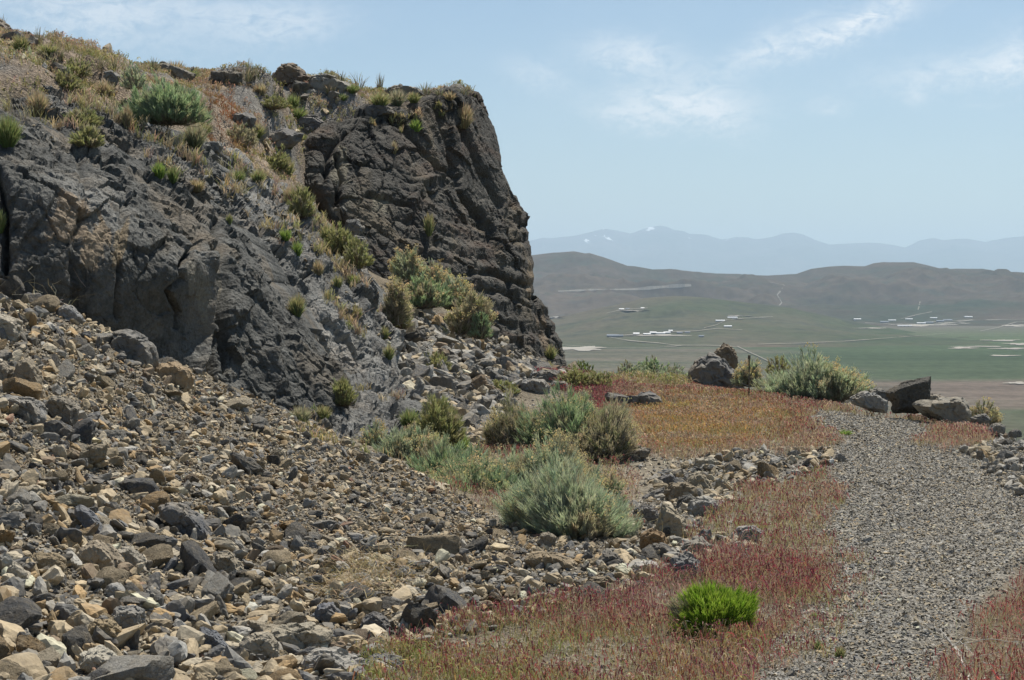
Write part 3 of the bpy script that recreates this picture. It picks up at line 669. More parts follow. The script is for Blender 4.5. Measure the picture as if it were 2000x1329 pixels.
# ledges on the upper left
Vc, Fc_ = rock_loft('ledge', 'x',
    [(-260, 170), (-60, 190), (0, 205), (45, 178), (80, 160), (130, 162), (180, 195), (215, 205), (245, 222), (290, 232), (340, 262), (375, 280), (400, 312), (425, 350), (440, 395)],
    [(-260, 340), (0, 350), (130, 370), (250, 420), (340, 470), (440, 500)],
    [(-200,180,24),(0,205,24),(80,160,24.4),(180,195,25),(290,232,25.5),(375,280,25.5),(430,370,25),(-200,260,20.5),(0,260,20.5),(100,230,22.8),(120,290,20.6),(215,250,23.4),(220,320,21.5),(300,300,23),(300,360,21.5),(380,380,22.6),(420,440,22.4),(-100,330,19.5),(150,360,19.8)],
    1.2, 5, 190, 340, .34, 31, M['slab'], scale=.75)
add_rock('rock_ledge', 'broken grey rock ledge below the round green shrub', 'rock', Vc, Fc_, M['slab'])
# the big dark slab above the scree
Vd, Fd = rock_loft('slab', 'x',
    [(-320, 150), (-120, 190), (0, 212), (50, 228), (100, 262), (135, 288), (200, 292), (240, 312), (300, 346), (345, 372), (385, 402), (430, 420), (470, 458), (505, 505), (530, 545), (560, 598), (590, 640), (615, 680), (640, 705), (662, 735), (680, 765), (697, 800)],
    [(-320, 640), (0, 680), (300, 820), (450, 870), (600, 900), (697, 905)],
    [(-300,170,19.0),(0,215,18.6),(130,290,18.8),(300,346,19.6),(430,420,20.6),(505,505,20.8),(560,598,20.8),(640,705,20.5),(690,790,20.2),
     (-300,420,16.9),(0,330,17.3),(130,380,17.4),(300,440,18.2),(430,520,19.2),(500,600,19.5),(570,690,19.6),(640,760,19.8),
     (-300,600,16.3),(0,560,16.6),(150,620,16.9),(300,720,17.7),(330,600,17.8),(400,660,18.5),(450,780,18.2),(520,760,18.9),(600,820,18.9),(680,830,19.6),(0,450,16.9),(200,500,17.2),(380,540,18.2),(420,560,18.9),(360,520,17.9),(0,680,16.7),(300,820,17.8),(600,900,18.8)],
    1.0, 5, 260, 480, .24, 47, M['slab'], scale=.85, roll=.22, crack=.6,
    cuts=[([(300,430),(325,440),(362,450),(376,480),(352,520),(356,545),(330,570),(346,610),(340,640)], 4, .22), ([(396,480),(402,560),(390,690),(380,770)], 15, -.13), ([(410,500),(416,600),(408,700),(410,780)], 8, .25), ([(425,430),(430,540),(432,620),(440,720)], 6, .22), ([(150,300),(160,400),(140,520),(150,600)], 7, .06), ([(440,500),(480,560),(520,660),(540,760)], 12, -.08), ([(500,540),(560,660),(600,740),(640,800)], 7, .15), ([(235,400),(230,500),(225,620)], 5, .06), ([(0,330),(12,420),(10,520)], 6, .15), ([(200,300),(215,330),(250,350)], 6, .12)])
add_rock('rock_slab', 'big dark smooth rock slab rising behind the loose scree', 'rock', Vd, Fd, M['slab'])
# low outcrops at the foot of the slabs
Ve, Fe = rock_loft('outcrop', 'x',
    [(560, 850), (600, 815), (640, 775), (665, 745), (700, 738), (740, 746), (775, 770), (800, 800), (820, 830)],
    [(560, 900), (640, 920), (740, 925), (820, 920)],
    [(560,850,20.5),(640,775,21),(700,738,21.6),(775,770,22),(820,830,21.5),(620,840,19.6),(700,800,20.3),(780,840,20.3),(640,900,19),(740,920,19),(820,920,19.3)],
    .6, 2.2, 70, 110, .3, 53, M['slab_pale'], scale=.6)
add_rock('rock_outcrop', 'low rounded pale outcrop at the foot of the slabs', 'rock', Ve, Fe, M['slab_pale'])
Vf, Ff = rock_loft('outcrop', 'x',
    [(790, 860), (815, 830), (845, 828), (875, 845), (900, 872), (915, 900)],
    [(790, 925), (850, 940), (915, 945)],
    [(790,860,19.8),(845,828,20.4),(900,872,20.2),(830,880,19),(880,900,19),(850,940,18.3),(915,940,18.6)],
    .4, 1.2, 50, 60, .25, 59, M['slab'], scale=.45)
add_rock('rock_outcrop', 'small dark outcrop above the green hollow shrubs', 'rock', Vf, Ff, M['slab'])

# one search tree over everything that carries plants and stones
def to_polys():
    Vs = [GV]; Fs = [GF.tolist()]; o = len(GV)
    for V, F in rocks:
        Vs.append(V)
        for f in F: Fs.append((f + o).tolist())
        o += len(V)
    return np.concatenate(Vs), sum(Fs, [])
_v, _f = to_polys()
near_bvh = BVHTree.FromPolygons([tuple(v) for v in _v.tolist()], _f)
def hit(px, py): return cast(near_bvh, px, py)
def drop(x, y, top=30.0):
    h = near_bvh.ray_cast(Vector((x, y, top)), Vector((0, 0, -1)), 200)
    return (h[0], h[1], h[2])
# ------------------------------------------------------------ stones
def ico(sub):
    bm = bmesh.new(); bmesh.ops.create_icosphere(bm, subdivisions=sub, radius=1.0)
    V = np.array([v.co[:] for v in bm.verts]); F = np.array([[v.index for v in f.verts] for f in bm.faces]); bm.free(); return V, F
ICO4 = ico(5); ICO3 = ico(4)
def hull_planes(pts):
    bm = bmesh.new()
    for p in pts: bm.verts.new(tuple(p))
    r = bmesh.ops.convex_hull(bm, input=bm.verts)
    bm.normal_update(); c = np.mean(pts, 0); pl = []
    for f in bm.faces:
        n = np.array(f.normal); d = n @ (np.array(f.verts[0].co) - c)
        if d < 0: n, d = -n, -d
        if f.calc_area() > 1e-9: pl.append((*n, max(d, 1e-3)))
    bm.free(); return np.array(pl), c
def planes_to_mesh(pl, c, sphere, round_=26.0):
    D, F = sphere
    k = (D @ pl[:, :3].T) / pl[None, :, 3]
    k = np.clip(k, 1e-4, None); inv = (k ** round_).sum(1) ** (1 / round_)
    return D / inv[:, None] + c, F
def craggy(V, size, seed, amp=1.0):
    D = V - V.mean(0); N = D / (np.linalg.norm(D, axis=1, keepdims=True) + 1e-9)
    q = V / size + seed * 3.7
    f1, c1 = facets(q, 2.4, seed); f2, _ = facets(q, 6.5, seed + 3)
    d = .055 * f1 + .032 * f2 + .035 * fbm(q, 1.6, 4, seed) + .022 * fbm(q, 8, 3, seed + 1, True) - .03 * np.exp(-(c1 / .05) ** 2)
    return V + N * (d * size * amp)[:, None]
def sharp(me, ang=32):
    try: me.set_sharp_from_angle(angle=R(ang))
    except Exception: pass
# ground lookup for whole arrays of places
def ground_at(x, y):
    G = gz.reshape(len(gx), len(gy))
    i = np.clip(np.searchsorted(gx, x) - 1, 0, len(gx) - 2); j = np.clip(np.searchsorted(gy, y) - 1, 0, len(gy) - 2)
    u = np.clip((x - gx[i]) / (gx[i + 1] - gx[i]), 0, 1); v = np.clip((y - gy[j]) / (gy[j + 1] - gy[j]), 0, 1)
    z = G[i, j] * (1 - u) * (1 - v) + G[i + 1, j] * u * (1 - v) + G[i, j + 1] * (1 - u) * v + G[i + 1, j + 1] * u * v
    nx = -(G[i + 1, j] - G[i, j]) / (gx[i + 1] - gx[i]); ny = -(G[i, j + 1] - G[i, j]) / (gy[j + 1] - gy[j])
    n = np.stack([nx, ny, np.ones_like(nx)], -1); n /= np.linalg.norm(n, axis=1, keepdims=True)
    return z, n
PAL = {
 'blue grey': (.088, .092, .096), 'dark grey': (.075, .075, .072), 'mid grey': (.165, .162, .150), 'pale grey': (.29, .28, .25),
 'tan': (.35, .275, .17), 'pale buff': (.45, .385, .275), 'ochre': (.31, .205, .095), 'brown': (.17, .12, .075), 'reddish': (.24, .125, .08)}
PK = list(PAL)
PW = {'scree': [.13, .13, .09, .07, .31, .12, .10, .04, .01], 'gully': [.10, .16, .30, .18, .16, .07, .01, .03, 0],
      'rubble_right': [.05, .08, .25, .30, .15, .14, .01, .02, 0], 'wash': [.04, .1, .3, .3, .13, .12, 0, .01, 0],
      'berm': [.06, .07, .14, .22, .27, .18, .04, .04, 0], 'path': [.02, .05, .30, .42, .10, .10, .01, .0, 0]}
def pal_cols(n, key):
    k = rng.choice(len(PK), n, p=np.array(PW[key]) / sum(PW[key])); c = np.array([PAL[q] for q in PK])[k]
    return np.clip(1.14 * c * np.exp(rng.normal(0, .18, (n, 1))), .02, .6), k
def small_protos(n, npts, seed):
    r = np.random.default_rng(seed); out = []
    for _ in range(n):
        p = r.normal(size=(npts, 3)); p /= np.linalg.norm(p, axis=1, keepdims=True); p *= r.uniform(.75, 1.0, (npts, 1))
        bm = bmesh.new(); [bm.verts.new(tuple(q)) for q in p]; h = bmesh.ops.convex_hull(bm, input=bm.verts)
        bmesh.ops.delete(bm, geom=[v for v in bm.verts if not v.link_faces], context='VERTS')
        bmesh.ops.triangulate(bm, faces=bm.faces); bmesh.ops.recalc_face_normals(bm, faces=bm.faces); bm.verts.index_update()
        out.append((np.array([v.co[:] for v in bm.verts]), np.array([[v.index for v in f.verts] for f in bm.faces]))); bm.free()
    return out
SP_A = small_protos(20, 15, 1); SP_B = small_protos(12, 8, 2)
ICO2 = ico(3); CH = []
for k in range(18):
    r_ = np.random.default_rng(300 + k); n = r_.integers(8, 14); nn = r_.normal(size=(n, 3)); nn /= np.linalg.norm(nn, axis=1, keepdims=True)
    pl = np.concatenate([np.concatenate([nn, r_.uniform(.5, 1.0, (n, 1))], 1), [[0, 0, 1, .95], [0, 0, -1, .95], [1, 0, 0, 1.15], [-1, 0, 0, 1.15], [0, 1, 0, 1.15], [0, -1, 0, 1.15]]])
    V_, F_ = planes_to_mesh(pl, np.zeros(3), ICO2, 60.0); CH.append((craggy(V_, 1.0, 320 + k, 1.35), F_))
def rand_rot(n, tilt=.5):
    a = rng.uniform(0, 2 * np.pi, n); ax = rng.normal(0, tilt, n); ay = rng.normal(0, tilt, n)
    ca, sa = np.cos(a), np.sin(a); z = np.zeros(n); o = np.ones(n)
    Rz = np.stack([ca, -sa, z, sa, ca, z, z, z, o], -1).reshape(n, 3, 3)
    Rx = np.stack([o, z, z, z, np.cos(ax), -np.sin(ax), z, np.sin(ax), np.cos(ax)], -1).reshape(n, 3, 3)
    Ry = np.stack([np.cos(ay), z, np.sin(ay), z, o, z, -np.sin(ay), z, np.cos(ay)], -1).reshape(n, 3, 3)
    return Rx @ Ry @ Rz
def scatter_mesh(name, protos, pos, r, cols, flat=(.75, .8, .55), tilt=.5, sink=.25):
    n = len(pos); Vs, Fs, Cs = [], [], []; off = 0
    if n == 0: return
    k = rng.integers(0, len(protos), n); S = r[:, None] * np.exp(rng.normal(0, .22, (n, 3))) * np.array([1.1, flat[1] + .1, flat[2]])
    Rm = rand_rot(n, tilt)
    for i, (pv, pf) in enumerate(protos):
        s = np.where(k == i)[0]
        if not len(s): continue
        v = np.einsum('nij,nkj->nki', Rm[s], pv[None] * S[s][:, None]) + pos[s][:, None]
        v[..., 2] += (r[s] * flat[2] * (1 - 2 * sink))[:, None]
        m = len(pv); Vs.append(v.reshape(-1, 3)); Fs.append((pf[None] + (off + np.arange(len(s)) * m)[:, None, None]).reshape(-1, 3)); off += len(s) * m
        Cs.append(np.repeat(cols[s], m, 0))
    o = npmesh(name, np.concatenate(Vs), np.concatenate(Fs), M['rubble'], col=np.concatenate(Cs))
    return tag(o, kind='stuff')
def place_in(zone_name, n, box, soft=6, grow=0.0, power=0.0):
    x = rng.uniform(box[0], box[1], n)
    y = box[2] + (box[3] - box[2]) * rng.random(n) if power == 0 else box[2] * (box[3] / box[2]) ** rng.random(n)
    z, nn = ground_at(x, y); px, py = proj(np.stack([x, y, z], -1))
    w = sstep(polydist(px, py, Z[zone_name]) + grow + 8 * fbm(np.stack([x, y, 0 * x], -1), 2, 2, 71), -soft, soft)
    keep = rng.random(n) < w
    return np.stack([x, y, z], -1)[keep], px[keep], py[keep]
big = []     # candidates for single stones: (apparent size, position, radius, colour index, zone)
def collect(pos, r, cols, k, zn):
    for p, q, c, kk in zip(pos, r, cols, k): big.append((q / p[1], p, q, c, kk, zn))
# scree
def zone_stones(zn, box, n_fine, n_mid, n_big, rf, rm, rb, cut, **kw):
    kw.setdefault('detail', 1500)
    p, _, _ = place_in(zn, n_fine, box, power=kw.get('power', 0)); c, k = pal_cols(len(p), zn)
    scatter_mesh('small_stones', SP_B, p, rng.uniform(*rf, len(p)), c, sink=.2)
    p, px, py = place_in(zn, n_mid, box, power=kw.get('power', 0)); c, k = pal_cols(len(p), zn); r = rm[0] * (rm[1] / rm[0]) ** (rng.random(len(p)) ** 1.9)
    if zn == 'scree': r *= np.interp(py, [700, 1000, 1329], [.85, .8, 1.15]) * np.interp(px, [0, 500, 1000], [1.15, .85, .75])
    if zn == 'path': pass
    near = np.argsort(-r / p[:, 1])[:kw.get('detail', 1500)]; m_ = np.zeros(len(p), bool); m_[near] = True
    scatter_mesh('broken_stones', CH, p[m_], r[m_], c[m_], flat=(.8, .85, .66), tilt=.6, sink=.12)
    scatter_mesh('broken_stones', SP_A, p[~m_], r[~m_], c[~m_], flat=(.8, .85, .66), tilt=.7, sink=.12)
    p, px, py = place_in(zn, n_big, box, grow=-6, power=kw.get('power', 0)); c, k = pal_cols(len(p), zn); r = rb[0] * (rb[1] / rb[0]) ** (rng.random(len(p)) ** 2.2)
    if zn == 'scree': r *= np.interp(py, [700, 1000, 1329], [.9, .85, 1.25]) * np.interp(px, [0, 600, 1100], [1.25, .9, .8])
    collect(p, r, c, k, zn)
zone_stones('scree', (-7.5, 2.2, 6.2, 18.6), 100000, 42000, 760, (.008, .020), (.013, .062), (.055, .135), 0, detail=5200)
zone_stones('gully', (-4.0, 1.4, 19, 41), 9000, 6500, 300, (.02, .05), (.05, .12), (.12, .24), 0)
zone_stones('berm', (.4, 5.2, 10, 22), 16000, 4500, 160, (.010, .022), (.022, .06), (.06, .11), 0)
zone_stones('rubble_right', (4, 7, 13, 24), 6000, 1800, 60, (.012, .025), (.025, .06), (.06, .09), 0)
# gravel of the track, and sparse gravel over the bare wash
p, _, _ = place_in('path', 270000, (.5, 7.5, 6.4, 27.5), soft=42, power=1); c, k = pal_cols(len(p), 'path'); c = c * .95
scatter_mesh('gravel', SP_B, p, 0.0045 + .0075 * rng.random(len(p)) ** 1.8 + .0004 * p[:, 1], c, flat=(.8, .8, .38), tilt=.45, sink=.1)
p, _, _ = place_in('wash', 9000, (0, 6, 12, 24), soft=20); c, k = pal_cols(len(p), 'wash')
scatter_mesh('gravel', SP_B, p, rng.uniform(.010, .028, len(p)), c, flat=(.8, .8, .45), tilt=.4)
# thin stones everywhere on the shoulders of the track and on the hilltop
def scatter_free(name, n, box, r0, r1, key, density, protos=SP_B, **kw):
    x = rng.uniform(box[0], box[1], n); y = rng.uniform(box[2], box[3], n); z, _ = ground_at(x, y); px, py = proj(np.stack([x, y, z], -1))
    keep = rng.random(n) < density(px, py, x, y); pos = np.stack([x, y, z], -1)[keep]
    if len(pos) == 0: return
    c, k = pal_cols(len(pos), key); r = r0 * (r1 / r0) ** (rng.random(len(pos)) ** 2)
    scatter_mesh(name, protos, pos, r, c, **kw)
insd = lambda x, y: polydist(x, y, inside) > .1
scatter_free('loose_stones', 26000, (-.8, 6.2, 7, 32), .010, .035, 'wash', lambda px, py, x, y: np.where(insd(x, y), .35 + .5 * sstep(fbm(np.stack([x, y, 0 * x], -1), .8, 3, 77), -.1, .4), 0), sink=.35)
scatter_free('loose_stones', 16000, (-11, .6, 22, 46), .02, .19, 'gully', lambda px, py, x, y: (zone('hilltop', px, py, 20) * np.where(px < 380, .35, 1) * sstep(fbm(np.stack([x, y, 0 * x], -1), .5, 3, 78), -.05, .35)), CH[:12], sink=.35)

# single stones and boulders
PROTO = []
for k in range(14):
    r_ = np.random.default_rng(100 + k); n = r_.integers(9, 15)
    nn = r_.normal(size=(n, 3)); nn /= np.linalg.norm(nn, axis=1, keepdims=True)
    pl = np.concatenate([nn, r_.uniform(.55, 1.0, (n, 1))], 1)
    pl = np.concatenate([pl, [[0, 0, 1, .9], [0, 0, -1, .9], [1, 0, 0, 1.1], [-1, 0, 0, 1.1], [0, 1, 0, 1.1], [0, -1, 0, 1.1]]])
    V, F = planes_to_mesh(pl, np.zeros(3), ICO3, 60.0); V = craggy(V, 1.0, 200 + k, .9)
    V *= np.array([1.0, r_.uniform(.7, .95), r_.uniform(.5, .8)]); me = npmesh('stone', V, F, M['stone'], smooth=True, link=False); sharp(me); PROTO.append(me)
ROWS = {'scree': [(640, 'close under the dark slab'), (760, 'high on the scree'), (880, 'on the upper scree'), (990, 'mid scree'), (1100, 'on the lower scree'), (1210, 'low on the scree'), (9999, 'at the scree foot')],
        'gully': [(650, 'atop the gully rubble'), (730, 'in the upper gully rubble'), (800, 'in the lower gully rubble'), (9999, 'at the gully bottom')],
        'berm': [(930, 'on the far berm end'), (1000, 'mid berm'), (9999, 'on the near berm end')],
        'rubble_right': [(9999, 'in the rubble beyond the track')]}
def colphrase(zn, px):
    if zn == 'scree':
        for lim, t in ((90, 'by the left edge'), (200, 'in from the left edge'), (330, 'below the round dark boulder'), (460, 'below the orange block'), (600, 'left of the weed heap'), (740, 'in line with the weed heap'), (880, 'right of the weed heap'), (1020, 'under the grey green shrubs'), (9999, 'near the toe by the berm')):
            if px < lim: return t
    if zn == 'gully':
        for lim, t in ((830, 'beside the pale slab'), (900, 'left of its middle'), (970, 'right of its middle'), (9999, 'towards the cliff foot')):
            if px < lim: return t
    if zn == 'berm':
        for lim, t in ((1300, 'on its inner side'), (1400, 'along its crest'), (1500, 'on its outer side'), (9999, 'next to the track')):
            if px < lim: return t
    return 'close to the rim'
def single_stone(pos, r, c, cname, zn, extra_tilt=.35):
    k = int(rng.integers(len(PROTO))); o = bpy.data.objects.new('stone', PROTO[k]); COL.objects.link(o)
    sx, sy, sz = np.exp(rng.normal(0, .17, 3)); o.scale = (r * 1.15 * sx, r * sy, r * sz * 1.02)
    o.location = (pos[0], pos[1], pos[2] + r * .22); o.rotation_euler = (rng.normal(0, extra_tilt), rng.normal(0, extra_tilt), rng.uniform(0, 6.28))
    o.color = (*c, 1); px, py = [float(v) for v in proj(np.array(pos))]
    shape = 'flat' if sz < .88 else 'long' if sx > 1.16 else 'upright' if sz > 1.22 else 'blocky' if sy > 1.08 else 'angular'
    size = 'large ' if r / pos[1] * FPX > 26 else 'small ' if r / pos[1] * FPX < 15 else ''
    row = [t for lim, t in ROWS[zn] if py < lim][0]
    tag(o, f'{size}{shape} {cname} stone {row}, {colphrase(zn, px)}', 'stone', {'scree': 'broken stones of the scree slope', 'gully': 'broken stones in the gully', 'berm': 'stones of the rubble berm', 'rubble_right': 'stones beyond the track'}[zn])
    return o, px, py
def in_view(p):
    a, b = proj(p); return -60 < a < 2060 and 0 < b < 1400
big.sort(key=lambda q: -q[0])
singles = 0; rest = []; made = []
for s, p, r, c, k, zn in big:
    if singles < 262 and in_view(p): made.append(single_stone(p, r, c, PK[k], zn)); singles += 1
    else: rest.append((p, r, c))
by_label = {}
for o, px, py in made: by_label.setdefault(o['label'], []).append((px, py, o))
for lb, L in by_label.items():
    if len(L) < 2: continue
    xs_ = [q[0] for q in L]; ys_ = [q[1] for q in L]
    if max(xs_) - min(xs_) > max(ys_) - min(ys_): L.sort(key=lambda q: q[0]); wds = ['leftmost', 'middle', 'rightmost']
    else: L.sort(key=lambda q: q[1]); wds = ['upper', 'middle', 'lower']
    for i, q in enumerate(L): q[2]['label'] = (wds[0] if i == 0 else wds[2] if i == len(L) - 1 else 'second ' if i == 1 and len(L) > 3 else wds[1]).strip() + ' ' + lb
scatter_mesh('larger_stones', SP_A, np.array([q[0] for q in rest]), np.array([q[1] for q in rest]), np.array([q[2] for q in rest]), tilt=.6, sink=.2)

def outline_rock(label, pts, col, depth=.8, seed=1, cat='boulder', name='boulder', amp=1.0, Y=None, sink=0.05, lean=0.0, mat=None, group=None):
    """a boulder whose outline is PTS (places of the photograph), standing where its foot meets the ground, with a real depth and a back"""
    pts = np.asarray(pts, float); cx = pts[:, 0].mean(); by = pts[:, 1].max(); w = np.ptp(pts[:, 0])
    if Y is None:
        q = by - .06 * np.ptp(pts[:, 1])
        while True:
            h, _ = hit(cx, q)
            if h is not None and h.y < 60: break
            q += 3
        Y = h.y
    Wm = w * Y / FPX; dm = Wm * depth
    O = P(pts[:, 0], pts[:, 1], np.full(len(pts), Y + dm * .45)); cen = O.mean(0)
    f = O + (cen - O) * .30; f[:, 1] -= dm * .45; b = O + (cen - O) * .25; b[:, 1] += dm * .5
    f[:, 2] -= lean * Wm
    low = O[:, 2].min(); allp = np.concatenate([O, f, b, (O + [0, 0, 0])]); 
    allp[:, 2] = np.where(allp[:, 2] < low + .25 * np.ptp(O[:, 2]), allp[:, 2] - sink * Wm - .02, allp[:, 2])
    pl, c = hull_planes(allp); V, F = planes_to_mesh(pl, c, ICO4, 80.0); V = craggy(V, Wm, seed, amp)
    base = np.array([c[0], c[1], V[:, 2].min()])
    o = npmesh(name, V - base, F, mat or M['stone'], smooth=True); sharp(o.data, 28); o.location = base; o.color = (*col, 1)
    tag(o, label, cat, group); return o
def blob(cx, by, w, h, seed, flat=.0):
    r_ = np.random.default_rng(seed); an = np.linspace(0, np.pi, 7); rr = r_.uniform(.82, 1.12, 7)
    t = [(cx + math.cos(a) * w / 2 * q, by - h * .12 - math.sin(a) * h * .88 * q) for a, q in zip(an, rr)]
    return t + [(cx - w * .42, by), (cx + w * .42, by)]
